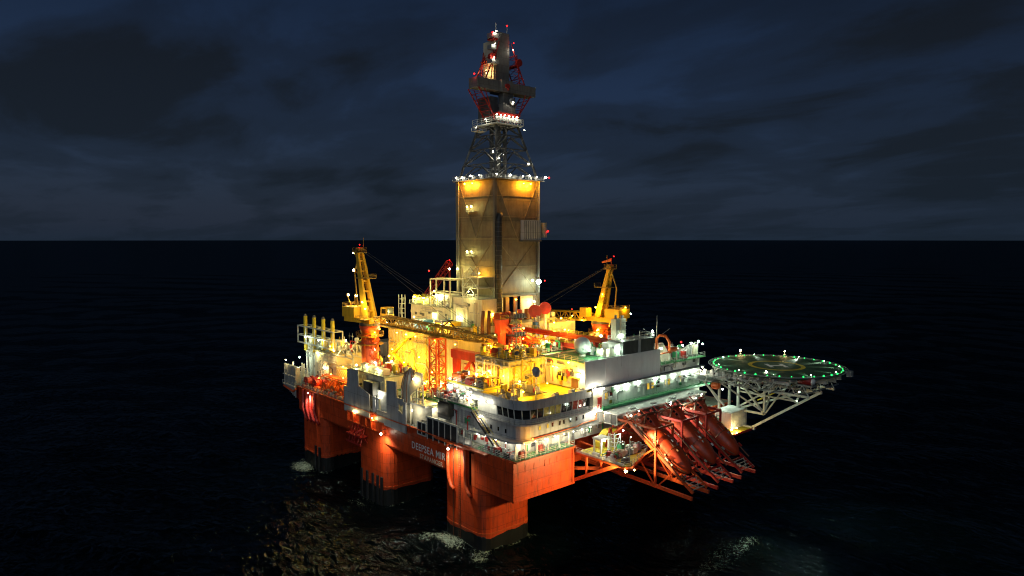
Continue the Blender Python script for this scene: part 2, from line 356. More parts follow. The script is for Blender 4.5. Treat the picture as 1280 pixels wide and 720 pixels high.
# ================================================================== SETTING: the sea
def make_sea():
    n = 861; t = np.linspace(-1, 1, n); A, B = 26.0, 8.1
    gx = A*np.sinh(B*t)+2.0; gy = A*np.sinh(B*t)-6.0
    X, Y = np.meshgrid(gx, gy, indexing='ij')
    sp = A*B*np.cosh(B*t)*(2/(n-1)); SP = np.maximum(sp[:, None], sp[None, :])
    rs = np.random.RandomState(5); Zz = np.zeros_like(X); DX = np.zeros_like(X); DY = np.zeros_like(X)
    for i in range(64):
        lam = 2.6*(1.065**i)*(1+.1*rs.rand()); k = 2*np.pi/lam
        th = R(205)+rs.normal(0, .62); ph = rs.rand()*6.28
        amp = .0105*lam**.74*(.5+rs.rand()) if lam < 60 else .12
        att = np.clip((lam/SP-2.5)/2.5, 0, 1)
        arg = k*(X*np.cos(th)+Y*np.sin(th))+ph
        Zz += amp*att*np.cos(arg); DX -= .75*amp*att*np.cos(th)*np.sin(arg); DY -= .75*amp*att*np.sin(th)*np.sin(arg)
    foam = np.zeros_like(X)
    def rect(x0, x1, y0, y1, w, am):
        d = np.hypot(np.maximum(np.maximum(x0-X, X-x1), 0), np.maximum(np.maximum(y0-Y, Y-y1), 0))
        return am*np.clip(1-d/w, 0, 1)
    def blob(cx, cy, rx, ry, am):
        return am*np.clip(1-((X-cx)/rx)**2-((Y-cy)/ry)**2, 0, 1)
    for f in (rect(-.3, 15, 10, 25.6, 2.0, .40), rect(-.3, 16, 86, 101.5, 2.0, .40), rect(-.3, 16, 50, 66, 1.8, .30),
              blob(-2.8, 20, 3.6, 7, .66), blob(-5.5, 24, 3.4, 3.5, .48), blob(-3.2, 95, 4.2, 7.0, .66), blob(-2.0, 10, 2.8, 3.0, .45), blob(-6, 86, 4, 2.4, .36),
              blob(34, -25, 16, 4, .30), blob(46, -27, 9, 2.6, .40), blob(-4, 58, 3, 8, .26), blob(6, -28, 3, 1.6, .46), blob(28, -27, 4, 2, .38)):
        foam = np.maximum(foam, f)
    co = np.stack([X+DX, Y+DY, Zz], -1).reshape(-1, 3).astype(np.float32)
    idx = np.arange(n*n).reshape(n, n)
    q = np.stack([idx[:-1, :-1], idx[1:, :-1], idx[1:, 1:], idx[:-1, 1:]], -1).reshape(-1)
    me = bpy.data.meshes.new('sea'); nf = (n-1)**2
    me.vertices.add(n*n); me.vertices.foreach_set('co', co.ravel())
    me.loops.add(nf*4); me.loops.foreach_set('vertex_index', q.astype(np.int32))
    me.polygons.add(nf); me.polygons.foreach_set('loop_start', np.arange(0, nf*4, 4, dtype=np.int32))
    me.polygons.foreach_set('use_smooth', np.ones(nf, dtype=bool))
    at = me.attributes.new('foam', 'FLOAT', 'POINT'); at.data.foreach_set('value', foam.ravel().astype(np.float32))
    me.update(calc_edges=True); me.validate()
    m = bpy.data.materials.new('sea_water'); m.use_nodes = True; t_ = m.node_tree; b = t_.nodes['Principled BSDF']
    g = N(t_, 'ShaderNodeNewGeometry')
    mpn = N(t_, 'ShaderNodeMapping'); mpn.inputs['Rotation'].default_value = (0, 0, R(25)); mpn.inputs['Scale'].default_value = (1, .55, 1); t_.links.new(g.outputs['Position'], mpn.inputs[0])
    w1 = N(t_, 'ShaderNodeTexNoise', i_Scale=.42, i_Detail=3.0, i_Roughness=.5, i_Distortion=.6); t_.links.new(mpn.outputs[0], w1.inputs['Vector'])
    w2 = N(t_, 'ShaderNodeTexNoise', i_Scale=1.9, i_Detail=5.0, i_Roughness=.6, i_Distortion=.5); t_.links.new(mpn.outputs[0], w2.inputs['Vector'])
    hgt = mathn(t_, 'ADD', w1.outputs[0], mathn(t_, 'MULTIPLY', w2.outputs[0], .05))
    bp = N(t_, 'ShaderNodeBump', i_Strength=1.0, i_Distance=1.5); t_.links.new(hgt, bp.inputs['Height'])
    fa = N(t_, 'ShaderNodeAttribute', attribute_name='foam')
    fn = N(t_, 'ShaderNodeTexNoise', i_Scale=.75, i_Detail=10.0, i_Roughness=.74, i_Distortion=2.4); t_.links.new(g.outputs['Position'], fn.inputs['Vector'])
    cap = N(t_, 'ShaderNodeTexNoise', i_Scale=.09, i_Detail=6.0, i_Roughness=.6); t_.links.new(mpn.outputs[0], cap.inputs['Vector'])
    capm = ramp(t_, [(.70, 0.0), (.80, .35)]); t_.links.new(cap.outputs[0], capm.inputs[0])
    fs = mathn(t_, 'ADD', fn.outputs[0], mathn(t_, 'MULTIPLY', mathn(t_, 'ADD', fa.outputs['Fac'], capm.outputs[0]), .42))
    fm = ramp(t_, [(.65, 0.0), (.72, .45), (.80, .95)]); t_.links.new(fs, fm.inputs[0])
    fmask = mathn(t_, 'MULTIPLY', fm.outputs[0], mathn(t_, 'GREATER_THAN', mathn(t_, 'ADD', fa.outputs['Fac'], capm.outputs[0]), .02))
    b.inputs['Specular IOR Level'].default_value = 0.0; b.inputs['Roughness'].default_value = .8
    t_.links.new(mixc(t_, fmask, (.0008, .0022, .0030), (.42, .52, .40)), b.inputs['Base Color']); t_.links.new(bp.outputs[0], b.inputs['Normal'])
    gl = N(t_, 'ShaderNodeBsdfGlossy', i_Roughness=.035); gl.inputs['Color'].default_value = (.40, .56, .66, 1); t_.links.new(bp.outputs[0], gl.inputs['Normal'])
    fr_ = N(t_, 'ShaderNodeFresnel', i_IOR=1.33); t_.links.new(bp.outputs[0], fr_.inputs['Normal'])
    fac = mathn(t_, 'MULTIPLY', mathn(t_, 'MINIMUM', fr_.outputs[0], .2), mathn(t_, 'SUBTRACT', 1.0, fmask))
    mxs = N(t_, 'ShaderNodeMixShader'); t_.links.new(fac, mxs.inputs[0]); t_.links.new(b.outputs[0], mxs.inputs[1]); t_.links.new(gl.outputs[0], mxs.inputs[2])
    t_.links.new(mxs.outputs[0], t_.nodes['Material Output'].inputs['Surface'])
    me.materials.append(m)
    o = bpy.data.objects.new('sea', me); COL.objects.link(o); o['kind'] = 'structure'
make_sea()

# ================================================================== HULL
hull = T('rig_hull', 'orange red steel hull standing in the sea on thick columns, white lettering on its side', 'hull', (42,54,0))
def rrect(x0, x1, y0, y1, r, n=5, g=0):
    p = []
    for cx_, cy_2, a0 in ((x1-r, y1-r, 0), (x0+r, y1-r, 90), (x0+r, y0+r, 180), (x1-r, y0+r, 270)):
        for i in range(n+1):
            a = R(a0+90*i/n); p.append((cx_+(r+g)*math.cos(a), cy_2+(r+g)*math.sin(a)))
    return p
db = MB()
db.prismy([(0.6,15.2),(83.4,15.2),(84,16),(84,23),(0,23),(0,16)], 15, 103)
db.box(18.3, 65.7, 6, 14.99, 16.6, 22.99)
db.build('deck_box', HULL, hull)
MB().prismx([(103,23),(103,18.6),(105,19.6),(108,21.4),(112,22.5),(112,23.5)], .05, 83.9).build('stern_overhang', RED, hull)
for x0, x1 in ((-.3, 18.3), (65.7, 84.3)):
    cb_ = MB().box(x0, x1, -.01, 14.97, 14.6, 23.1)
    cb_.box(x0-.06, x1+.06, -.08, .0, 14.5, 14.9); cb_.box(x0-.07, x0+.02, -.08, .3, 14.5, 23.1)
    if x0 < 0:
        for x_ in (3.0, 5.6, 8.8, 10.4, 12.6): cb_.box(x_, x_+.28, -.10, 0, 20.6, 22.0)
        cb_.box(5.0, 5.25, -.09, 0, 17.0, 18.9); cb_.box(6.5, 9.8, -.03, 0, 16.8, 18.2); cb_.box(9.5, 13.5, -.025, 0, 18.6, 20.4)
        for z_ in (17.6, 20.4): cb_.box(-.05, 18.2, -.045, 0, z_, z_+.08)
        cb_.box(17.4, 17.8, -.3, 0, 14.7, 23.0)
    cb_.build('corner_block', HULL, hull)
for i, (x0, x1, y0, y1) in enumerate(((-.3,15,10,25.6),(-.3,16,50,66),(-.3,16,86,101.5),(69,85,10,25.6),(68,84,50,66),(68,84,86,101.5))):
    c = MB().prism(rrect(x0,x1,y0,y1,3.2), -9, 15.4)
    if i < 3: c.prism(rrect(x0,x1,y0,y1,3.2), 15.4, 22.7)
    co = c.build('column', HULL, hull)
    po = rrect(x0,x1,y0,y1,3.2,5,.05); fine = []
    for a_, b_ in zip(po, po[1:]+po[:1]):
        k_ = max(1, int(math.hypot(b_[0]-a_[0], b_[1]-a_[1])/.45)); fine += [(a_[0]+(b_[0]-a_[0])*q/k_, a_[1]+(b_[1]-a_[1])*q/k_) for q in range(k_)]
    bt = MB().prism(fine, -9, 3.6); nf_ = len(fine); zz_ = 0     # ragged upper edge of the growth
    for q in range(nf_, 2*nf_):
        zz_ = .75*zz_+rnd.uniform(-.22,.2); bt.v[q] = (bt.v[q][0], bt.v[q][1], 3.45+zz_+(rnd.random() < .08)*.3)
    bt.build('boot_top', BOOT, co)
    st = MB().prism(rrect(x0,x1,y0,y1,3.2,5,.10), 3.9, 4.25); st.build('rubbing_strip', HULL2, co)
    fy = {0: (), 1: (52.5, 54.5, 57.0, 60.0, 63.0), 2: (88.5, 91.0)}.get(i, ())
    for y_ in fy: MB().box(x0-.35, x0+.02, y_-.45, y_+.45, -2, 6.6).build('fender', BLACK, co)
MB().prism([(-1.5,8),(0,8),(0,-.6),(18.6,-.6),(18.6,5.5),(66,5.5),(66,-.6),(84.6,-.6),(84.6,103),(-.6,103),(-.6,29),(-1.5,26)], 23.0, 23.3).build('deck_edge', HULL2, hull)
MB().prism([(-.2,8),(.3,-.3),(18.2,-.3),(18.2,7),(66,7),(66,-.3),(84,-.3),(84,111),(.3,111)], 23.3, 23.34).build('deck_plating', DECK, hull)
# curved discharge pipes, chain and caissons on the near column
for y_, z0 in ((22.2,22.6),(15.9,22.5)):
    MB().tube([(-.8,y_,z0),(-.85,y_,17.0),(-.85,y_-.25,14.6),(-.9,y_-1.2,13.0),(-.95,y_-2.3,12.4)], .45, 10).build('discharge_pipe', HULL2, hull, True)
MB().tube([(-.5,20.6,22.6),(-.55,20.6,-1)], .1, 5).ladder((-.45,18.4,-2),(-.45,18.4,22.5),.6).build('ladder', BROWN, hull)
for y_ in (13.5,): MB().box(-.36,-.2,y_-.6,y_+.6,14.7,22).build('stiffener', HULL2, hull)
for y_ in (91,93.5,96,98.5):
    MB().tube([(-.5,y_,23),(-.8,y_,17.5),(-.6,y_-1.6,14.5),(-.3,y_-2.4,13.6)], .5, 8).build('discharge_pipe', RED, hull, True)
# bay with frames and the caged chain stopper by the middle column
bay = MB()
for y_ in (51,54,57,60,63,66.5,70): bay.box(-.9,-.02,y_-.15,y_+.15,18.9,21.4)
bay.box(-.9,-.02,50.8,70.2,18.7,18.95); bay.box(-.9,-.02,50.8,70.2,21.35,21.6)
bay.build('side_frames', HULL2, hull)
cs = MB()
for a in range(5):
    y_ = 60+a*1.6; cs.cyl((-2.4,y_,14.2),(-.3,y_+1,18.7),.16,n=6); cs.cyl((-2.4,y_,18),(-.2,y_,14.0),.14,n=6)
cs.box(-2.7,-.1,59.5,67.5,16.0,16.3); cs.box(-2.7,-2.4,59.5,67.5,13.8,14.2)
cs.tube([(-1.2,61,18),(-2.4,62,17),(-2.5,63,15),(-1.2,64,13.6)],.35,6)
cs.build('chain_stopper', RED, hull)
# lettering
def text(txt, h, mat, name, loc, rot, parent, off=.012, align='LEFT', sx=1):
    cu = bpy.data.curves.new(name, 'FONT'); cu.body = txt; cu.size = h/.69; cu.extrude = .015; cu.offset = off; cu.align_x = align; cu.space_character = 1.12
    ob = bpy.data.objects.new(name, cu); COL.objects.link(ob)
    me = bpy.data.meshes.new_from_object(ob); bpy.data.objects.remove(ob)
    o = bpy.data.objects.new(name, me); COL.objects.link(o); me.materials.append(mat) if not me.materials else None
    me.materials.clear(); me.materials.append(mat)
    o.parent = parent; o.rotation_euler = rot; o.scale = (sx, 1, 1)
    o.location = V(loc)-(parent.location if parent else V((0,0,0)))
    return o
text('DEEPSEA MIR', 1.7, MARKW, 'lettering', (-.04,38.6,17.75), (R(90),0,R(-90)), hull, .02, sx=.90)
text('STAVANGER', 1.15, CREAM, 'lettering', (-.04,35.0,15.95), (R(90),0,R(-90)), hull, .015, sx=.94)
# braces at the lifeboat side
br = MB()
br.bar((18.7,.6,15.0),(18.3,-12.5,21.7),.7,.8); br.bar((18.5,-3.6,17.2),(18.4,-3.6,21.8),.45); br.bar((18.5,-8.0,19.4),(18.4,-8,21.8),.4)
br.build('platform_brace', HULL2, hull)
br = MB(); br.bar((20,5.9,16.3),(31,-8,17.0),.6,.7); br.bar((27.5,5.9,17.5),(27.7,-7,16.0),.7,.8); br.bar((22,5.9,19),(30,-7,21.6),.4)
br.bar((24,5.9,22.5),(24,-8,21.6),.3); br.bar((30,5.9,22),(30,-10,21.6),.3); br.build('platform_brace', HULL2, hull)

# ================================================================== LIFEBOAT SIDE
# platform on brackets in front of the corner block
pf = T('side_platform', 'small yellow floored platform with white rail held on braces beside the lifeboats', 'platform', (23,-7,21.6))
MB().prism([(18,-.7),(17.6,-15),(19.5,-15.6),(31,-11.2),(31,-.7)], 21.6, 22).build('floor_frame', HULL2, pf)
MB().prism([(18.1,-.8),(17.8,-14.8),(19.5,-15.3),(30.8,-11),(30.8,-.8)], 22, 22.03).build('floor', YDECK, pf)
MB().rail([(18.0,-.8,22),(17.7,-14.9,22),(19.5,-15.4,22),(30.9,-11.1,22),(30.9,-6,22)], r=.06).build('guard_rail', RAILM, pf)
MB().box(18.0,18.12,-14.5,-1,22,22.5).build('kick_plate', RAILM, pf)
def skid(name, label, cat, c, size, mat, extra=None, group=None):
    """small machine: body with cap, feet and a pipe"""
    x, y, z = c; a, b, h = size
    r = T(name, label, cat, c, group)
    m = MB().box(x-a/2,x+a/2,y-b/2,y+b/2,z+.15*h,z+h*.8); m.box(x-a*.42,x+a*.42,y-b*.42,y+b*.42,z+h*.8,z+h*.9)
    m.build('body', mat, r)
    f = MB().box(x-a/2,x-a*.35,y-b/2,y+b/2,z,z+.15*h); f.box(x+a*.35,x+a/2,y-b/2,y+b/2,z,z+.15*h); f.build('base_frame', DGREY, r)
    p = MB().cyl((x-a*.2,y,z+h*.9),(x-a*.2,y,z+h*1.05),min(a,b)*.2,n=8); p.tube([(x+a*.2,y,z+h*.85),(x+a*.2,y,z+h*1.1),(x+a*.2,y-b*.6,z+h*1.1),(x+a*.2,y-b*.6,z+h*.3)],.09*min(a,b)+.03,6)
    p.build('pipework', GALV, r)
    return r
skid('pump_skid','green cabinet standing among pumps near the tip of the yellow platform','cabinet',(24.3,-8.6,22),(1.3,1.3,2.6),GREENC)
skid('pump_skid','pale grey pump unit on the yellow platform beside the green cabinet','pump',(26.6,-8.8,22),(2.2,1.4,1.3),GALV)
skid('pump_skid','red and white pump unit at the outer corner of the yellow platform','pump',(29.2,-9.3,22),(1.5,1.3,1.8),PINK)
skid('pump_skid','dark winch box on the yellow platform corner nearest the viewer','winch',(20.2,-13.2,22),(1.6,1.2,1.2),DGREY)
ft = T('access_frame', 'white steel portal frame with ladder standing on the yellow platform', 'frame', (22.5,-4.5,22))
fr = MB()
for x_ in (21.2,23.8):
    for y_ in (-5.4,-3.4): fr.bar((x_,y_,22),(x_,y_,25),.35)
fr.box(20.9,24.1,-5.7,-3.1,25,25.4); fr.build('portal', WHITE, ft)
MB().ladder((24.2,-5.8,22),(24.2,-5.8,25.4),.6,(1,0,0)).build('ladder', RAILM, ft)
sh = T('stair_shaft', 'white tubular stair cage beside the portal frame on the yellow platform', 'stair', (26.2,-5,22))
a = MB()
for x_ in (25.2,27.2):
    for y_ in (-6,-4.2): a.bar((x_,y_,22),(x_,y_,25.6),.16)
for z_ in (22.9,23.8,24.7,25.6): a.bar((25.2,-6,z_),(27.2,-6,z_),.12); a.bar((25.2,-6,z_),(25.2,-4.2,z_),.12)
a.bar((25.2,-6,22),(27.2,-6,25.6),.12); a.build('cage', WHITE, sh)
st = MB()
for i in range(8): st.box(25.4,27,-5.9+.2*i,-5.65+.2*i,22.3+.4*i,22.36+.4*i)
st.build('steps', GALV, sh)
yb = T('machinery_house', 'bright yellow wedge roofed housing behind the yellow platform', 'housing', (27,-1.5,22))
MB().prismy([(24,22),(30,22),(30,25.6),(27,25.6),(24,23.4)],-2.6,-.9).build('body', MARKY, yb)
MB().bar((26,-2.7,22),(27.4,-2.7,26.2),.35).bar((29,-2.7,22),(27.6,-2.7,26.2),.35).build('a_frame', RED, yb)
for x_, y_, lb in ((18.9,-6.0,'white life raft canister lashed to the yellow platform rail, nearer the hull block'),(18.9,-10.4,'white life raft canister lashed to the yellow platform rail, nearer the outer corner')):
    one('raft_canister', MB().cyl((x_,y_-.9,22.5),(x_,y_+.9,22.5),.42,n=12).box(x_-.5,x_+.5,y_-.6,y_-.45,22,22.5).box(x_-.5,x_+.5,y_+.45,y_+.6,22,22.5), WHITE, lb, 'life raft', (x_,y_,22))

# free-fall lifeboats on ramps
SL = math.atan2(9.2, 13.4); SD = V((0,-math.cos(SL),-math.sin(SL))); SU = V((0,-math.sin(SL),math.cos(SL)))
def boat_pt(cx_, a, l, up): # a along, l lateral, up
    return V((cx_+l,-8.3,28.6))+SD*a+SU*up
def lifeboat(cx_, label, mat):
    r = T('lifeboat', label, 'lifeboat', (cx_,-16,22), 'free fall lifeboats on their ramps')
    prof = [(0,.7),(.25,1.5),(.9,2.05),(2.5,2.4),(5,2.55),(9,2.55),(12,2.4),(14,2.0),(15.4,1.45),(16.3,.8),(16.7,.12)]
    n = 16; vs = []; fs = []
    for (a_, w) in prof:
        for k in range(n):
            th = 2*math.pi*k/n; lx = w*1.0*math.copysign(abs(math.cos(th))**.8, math.cos(th)); uz = math.sin(th)
            up = .75+(w*(1.0 if uz > 0 else .95))*math.copysign(abs(uz)**.85, uz)
            vs.append(boat_pt(cx_, a_, lx, up))
    for i in range(len(prof)-1):
        for k in range(n): fs.append((i*n+k,(i+1)*n+k,(i+1)*n+(k+1) % n,i*n+(k+1) % n))
    fs += [tuple(range(n)), tuple(range((len(prof)-1)*n,len(prof)*n))[::-1]]
    MB().add(vs, fs).build('body', mat, r, True)
    # wheelhouse hump near the upper (stern) end
    hv = []
    for a_, w, h0, h1 in ((1.0,1.2,2.4,3.2),(1.8,1.35,2.6,3.9),(3.4,1.3,2.8,3.8),(4.6,1.1,2.9,3.3)):
        hv += [boat_pt(cx_,a_,-w,h0), boat_pt(cx_,a_,w,h0), boat_pt(cx_,a_,w*.75,h1), boat_pt(cx_,a_,-w*.75,h1)]
    hf = []
    for i in range(3):
        for k in range(4): hf.append((i*4+k,(i+1)*4+k,(i+1)*4+(k+1) % 4,i*4+(k+1) % 4))
    hf += [(0,1,2,3),(15,14,13,12)]
    wh = MB().add(hv, hf).build('wheelhouse', mat, r)
    wn = MB()
    for l in (-1,1):
        for a_ in (2.2,3.1): wn.add([boat_pt(cx_,a_,l*1.32,3.1),boat_pt(cx_,a_+.6,l*1.32,3.1),boat_pt(cx_,a_+.6,l*1.15,3.6),boat_pt(cx_,a_,l*1.15,3.6)],[(0,1,2,3)])
    wn.build('window', PANE, wh)
    for l in (-1,1):
        MB().tube([boat_pt(cx_,a_,l*(w+.06),.7) for a_, w in prof[1:10]],.14,6).build('rubbing_band', BROWN, r)
    MB().tube([boat_pt(cx_,a_,0.9,3.1) for a_ in (5.5,7,9,11)],.07,5).tube([boat_pt(cx_,a_,-0.9,3.1) for a_ in (5.5,7,9,11)],.07,5).build('grab_rail', GALV, r)
    hm = MB().box(-.01,.01,-.01,.01,-.01,.01) if False else MB()
    c0 = boat_pt(cx_,7.2,0,3.25); hm.cyl(c0-SU*.3, c0+SU*.12, .5, n=10); hm.build('hatch', mat, r)
    for k, a_ in enumerate((2.2,4.4,6.6,8.8,11)):
        MB().tube([boat_pt(cx_,a_,2.56*math.cos(R(t)),.75+2.56*math.sin(R(t))) for t in range(10,171,20)],.09,5).build('hull_rib', BROWN, r)
    for k in range(7):
        a_ = 5.2+k*1.3; l = rnd.uniform(-1.2,1.2); c_ = boat_pt(cx_,a_,l,3.2); MB().bar(c_, c_+SD*rnd.uniform(.4,.9), rnd.uniform(.2,.5), .3).build('deck_fitting', rnd.choice((GALV,WHITE,RED,BROWN)), r)
    pr = MB(); b0 = boat_pt(cx_,-.2,0,.3); pr.cyl(b0, b0-SD*.8, .7, .5, 10); pr.build('propeller_nozzle', GALV, r)
    return r
def ramp_frame(cx_, label):
    r = T('launch_ramp', label, 'launch ramp', (cx_,-10,15), 'lifeboat launch ramps')
    for l in (-2.6,2.6):
        b = MB().bar(boat_pt(cx_,-2,l,-.2), boat_pt(cx_,20.6,l,-.2), .38, .62)
        b.bar(boat_pt(cx_,-2,l,1.0), boat_pt(cx_,15,l,1.0), .22, .22)
        for a_ in range(0,15,3): b.bar(boat_pt(cx_,a_,l,-.2), boat_pt(cx_,a_,l,1.0), .18)
        b.build('ramp_beam', HULL2 if cx_ < 35 else RED, r)
    for a_ in (1,5,9,13,17): MB().bar(boat_pt(cx_,a_,-2.6,-.35), boat_pt(cx_,a_,2.6,-.35), .3).build('cross_beam', RED, r)
    for l in (-3.4,3.4):
        MB().tube([boat_pt(cx_,1,l,.9),boat_pt(cx_,8,l,1.1),boat_pt(cx_,18,l,.5)],.16,6).build('hydraulic_pipe', BROWN, r)
    for k in range(12):
        c_ = boat_pt(cx_,rnd.uniform(0,17),rnd.choice((-2.6,2.6,-3.3,3.3)),1.2); MB().bar(c_, c_+SD*rnd.uniform(.3,1.1), .3, .35).build('bracket', rnd.choice((CREAM,RED,GALV,BROWN,WHITE)), r)
    g = MB()
    for a_ in (17.6,18.4,19.2,20): g.bar(boat_pt(cx_,a_,-2.2,-.1), boat_pt(cx_,a_,2.2,-.1), .14)
    g.bar(boat_pt(cx_,17.5,-2.2,-.1), boat_pt(cx_,20,0,-.1),.12); g.bar(boat_pt(cx_,17.5,2.2,-.1), boat_pt(cx_,20,0,-.1),.12)
    g.build('foot_grating', CREAM, r)
    f = MB()
    for l in (-3.1,3.1):
        f.bar((cx_+l,-15.8,15.6),(cx_+l,-15.8,28.8),.42); f.bar((cx_+l,-15.8,28.6),(cx_+l,-1,28.9),.5)
        f.bar((cx_+l,5.9,16.9),(cx_+l,-25.3,15.7),.55,.7)
        f.bar((cx_+l,-16,15.7),(cx_+l,-10.8,21.7),.28); f.bar((cx_+l,-16,15.7),(cx_+l,-20,19.6),.28); f.bar((cx_+l,-5,16.3),(cx_+l,-15.8,24.5),.3)
        f.bar((cx_+l,-1,22.8),(cx_+l,-8,28.7),.3)
    f.bar((cx_-3.1,-15.8,28.6),(cx_+3.1,-15.8,28.6),.4); f.bar((cx_-3.1,-15.8,28.6),(cx_+3.1,-1,28.8),.25)
    f.build('support_frame', HULL2 if cx_ < 35 else RED, r)
    m = MB().tube([boat_pt(cx_,-.5,-2.9,.2),boat_pt(cx_,1.5,-2.6,3.6),boat_pt(cx_,2,0,4.6),boat_pt(cx_,1.5,2.6,3.6),boat_pt(cx_,-.5,2.9,.2)],.22,6)
    for l in (-2,2): m.bar(boat_pt(cx_,4,l*1.4,.2), boat_pt(cx_,2,l*.9,3.9),.3)
    m.bar(boat_pt(cx_,2,-2,4.2), boat_pt(cx_,2,2,4.2),.3); m.build('recovery_frame', BROWN, r)
    w = MB().box(cx_-2.6,cx_+2.6,-6,-2,27.9,28.2); w.rail([(cx_-2.6,-6,28.2),(cx_+2.6,-6,28.2)],r=.05); w.box(cx_-1.6,cx_-.2,-4.5,-2.5,28.2,29.3); w.cyl((cx_+.6,-4,28.8),(cx_+2.2,-4,28.8),.6,n=10)
    w.build('boarding_deck', BROWN, r)
    return r
BX = (30.4, 40.2, 50.0)
for i, x_ in enumerate(BX):
    lifeboat(x_, ('brightly lit orange free fall lifeboat nearest the yellow platform','dim orange lifeboat in the middle of the three ramps','dark orange lifeboat farthest along, next to the white container')[i], BOATC)
    ramp_frame(x_, ('bright orange sloping launch ramp and frame under the brightly lit lifeboat','dark red sloping launch ramp under the middle lifeboat','dark red sloping launch ramp under the lifeboat nearest the white container')[i])
# dark tall hook frame beyond the boats
hf_ = T('davit_frame', 'tall dark red hook shaped davit beyond the last lifeboat', 'davit', (58,-6,22))
MB().tube([(56.5,-7,21),(56.8,-7,27.5),(57.6,-7,29.3),(58.8,-7,29.4),(59.7,-7,27.8),(60,-7,21)],.4,8).build('arch', RED, hf_, True)
MB().bar((57.2,-7,26),(59.4,-7,26),.3).cyl((58.2,-7.6,25.2),(58.2,-6.4,25.2),.5,n=10).build('winch', BROWN, hf_)

# platform beyond the lifeboats with white container
p2 = T('side_platform', 'lower platform with yellow and green floor carrying the white container under the helideck', 'platform', (68,-6,20))
MB().box(60,75,-13.4,-.7,19.5,20.0).build('floor_frame', RED, p2)
MB().box(60.2,74.8,-13.2,-.8,20.0,20.03).build('floor', YDECK, p2)
MB().rail([(60.1,-13.2,20),(66,-13.2,20)]).build('guard_rail', RAILM, p2)
ct = T('storage_container', 'white and pale pink container standing below the helideck truss', 'container', (71,-8.5,20.05))
MB().box(66.5,74,-11,-6,20.2,24.6).build('body', WHITE, ct, bevel=.05)
MB().box(66.42,66.5,-10.8,-6.2,20.4,24.4).build('end_panel', PINK, ct)
pn = MB()
for k in range(14): pn.box(66.9+k*.5,67.1+k*.5,-11.06,-11,20.4,24.4)
pn.build('side_ribs', GREY, ct)
MB().box(66.4,74.1,-11.1,-5.9,24.6,24.75).build('roof', GREY, ct)
skid('valve_unit','green and white valve cabinet in the gap beside the dark hook davit','cabinet',(63.6,-8,20.05),(2.2,2,3.6),GREENC)

# long box gallery over the boats
lg = T('covered_gallery', 'long pale flat roofed box running above the lifeboats', 'gallery', (45,-3,27.5))
MB().prismx([(-1.3,27.3),(-4.6,27.3),(-5.2,29.6),(-1.3,29.6)],27,63).build('body', DGREY, lg)
MB().box(26.9,63.2,-5.5,-1.25,29.65,29.95).build('roof', WHITE, lg)
fm = MB()
for y_ in (-5.15,-3.2,-1.4): fm.bar((26.93,y_,27.3),(26.93,y_,29.6),.14)
fm.bar((26.93,-4.7,27.35),(26.93,-1.3,27.35),.14); fm.build('end_frame', RAILM, lg)
for x_ in (33,41,49,57): MB().box(x_,x_+1.6,-4.6,-3.9,29.95,30.25).build('roof_hatch', GALV, lg)
mech = T('winch_gear', 'tangle of dark red pipes and winches between gallery and lifeboats', 'machinery', (45,-2,24))
for i in range(46):
    a = MB(); x_ = rnd.uniform(28,62); z_ = rnd.uniform(22.5,27.2); y_ = rnd.uniform(-4.5,-.9); L = rnd.uniform(1,5)
    if rnd.random() < .6: a.cyl((x_,y_,z_),(x_+L,y_,z_),rnd.uniform(.08,.2),n=6)
    else: a.cyl((x_,y_,z_),(x_+rnd.uniform(-.5,.5),y_-rnd.uniform(1,3),z_+rnd.uniform(-1,1.5)),rnd.uniform(.08,.16),n=6)
    a.build('pipe', BROWN, mech)
for i in range(9):
    x_ = 30+i*3.6; MB().box(x_,x_+1.4,-3.5,-1.2,23.4,24.8+rnd.random()*1.5).cyl((x_+1.3,-3,24.2),(x_+2.9,-3,24.2),.55,n=10).build('winch_housing', RED, mech)

# ================================================================== ACCOMMODATION AND BRIDGE
ac = T('accommodation_block', 'white living quarters block with wraparound bridge windows at the near corner', 'living quarters', (20,10,23.3))
# lower deck house (set back under the canopy)
MB().box(3.2,66,3,24,23.35,26.3).build('lower_wall', WHITE, ac)
MB().prism([(1.2,17),(1.2,3.6),(3.4,.6),(29,.6),(29,3.02),(1.2,3.02)][:2]+[(3.2,.9),(29,.9),(29,17)],26.3,26.7).build('canopy', GREY, ac)
def rc(x0,y0,x1,y1,r,n=4):      # plan with the near corner rounded
    p = [(x1,y0),(x1,y1),(x0,y1)]
    for i in range(n+1):
        a_ = R(180+90*i/n); p.append((x0+r+r*math.cos(a_), y0+r+r*math.sin(a_)))
    return p
MB().prism(rc(3.3,1.1,28,24,3.4,5),26.7,30.0).build('middle_wall', GREY, ac)
MB().prism(rc(2.3,-.2,28,16.5,4.4,5),30.0,30.3).build('gallery', GREY, ac)
MB().prism(rc(3.5,1.2,24.5,16.4,3.4,5),30.3,31.15).build('bridge_front', GREY, ac)
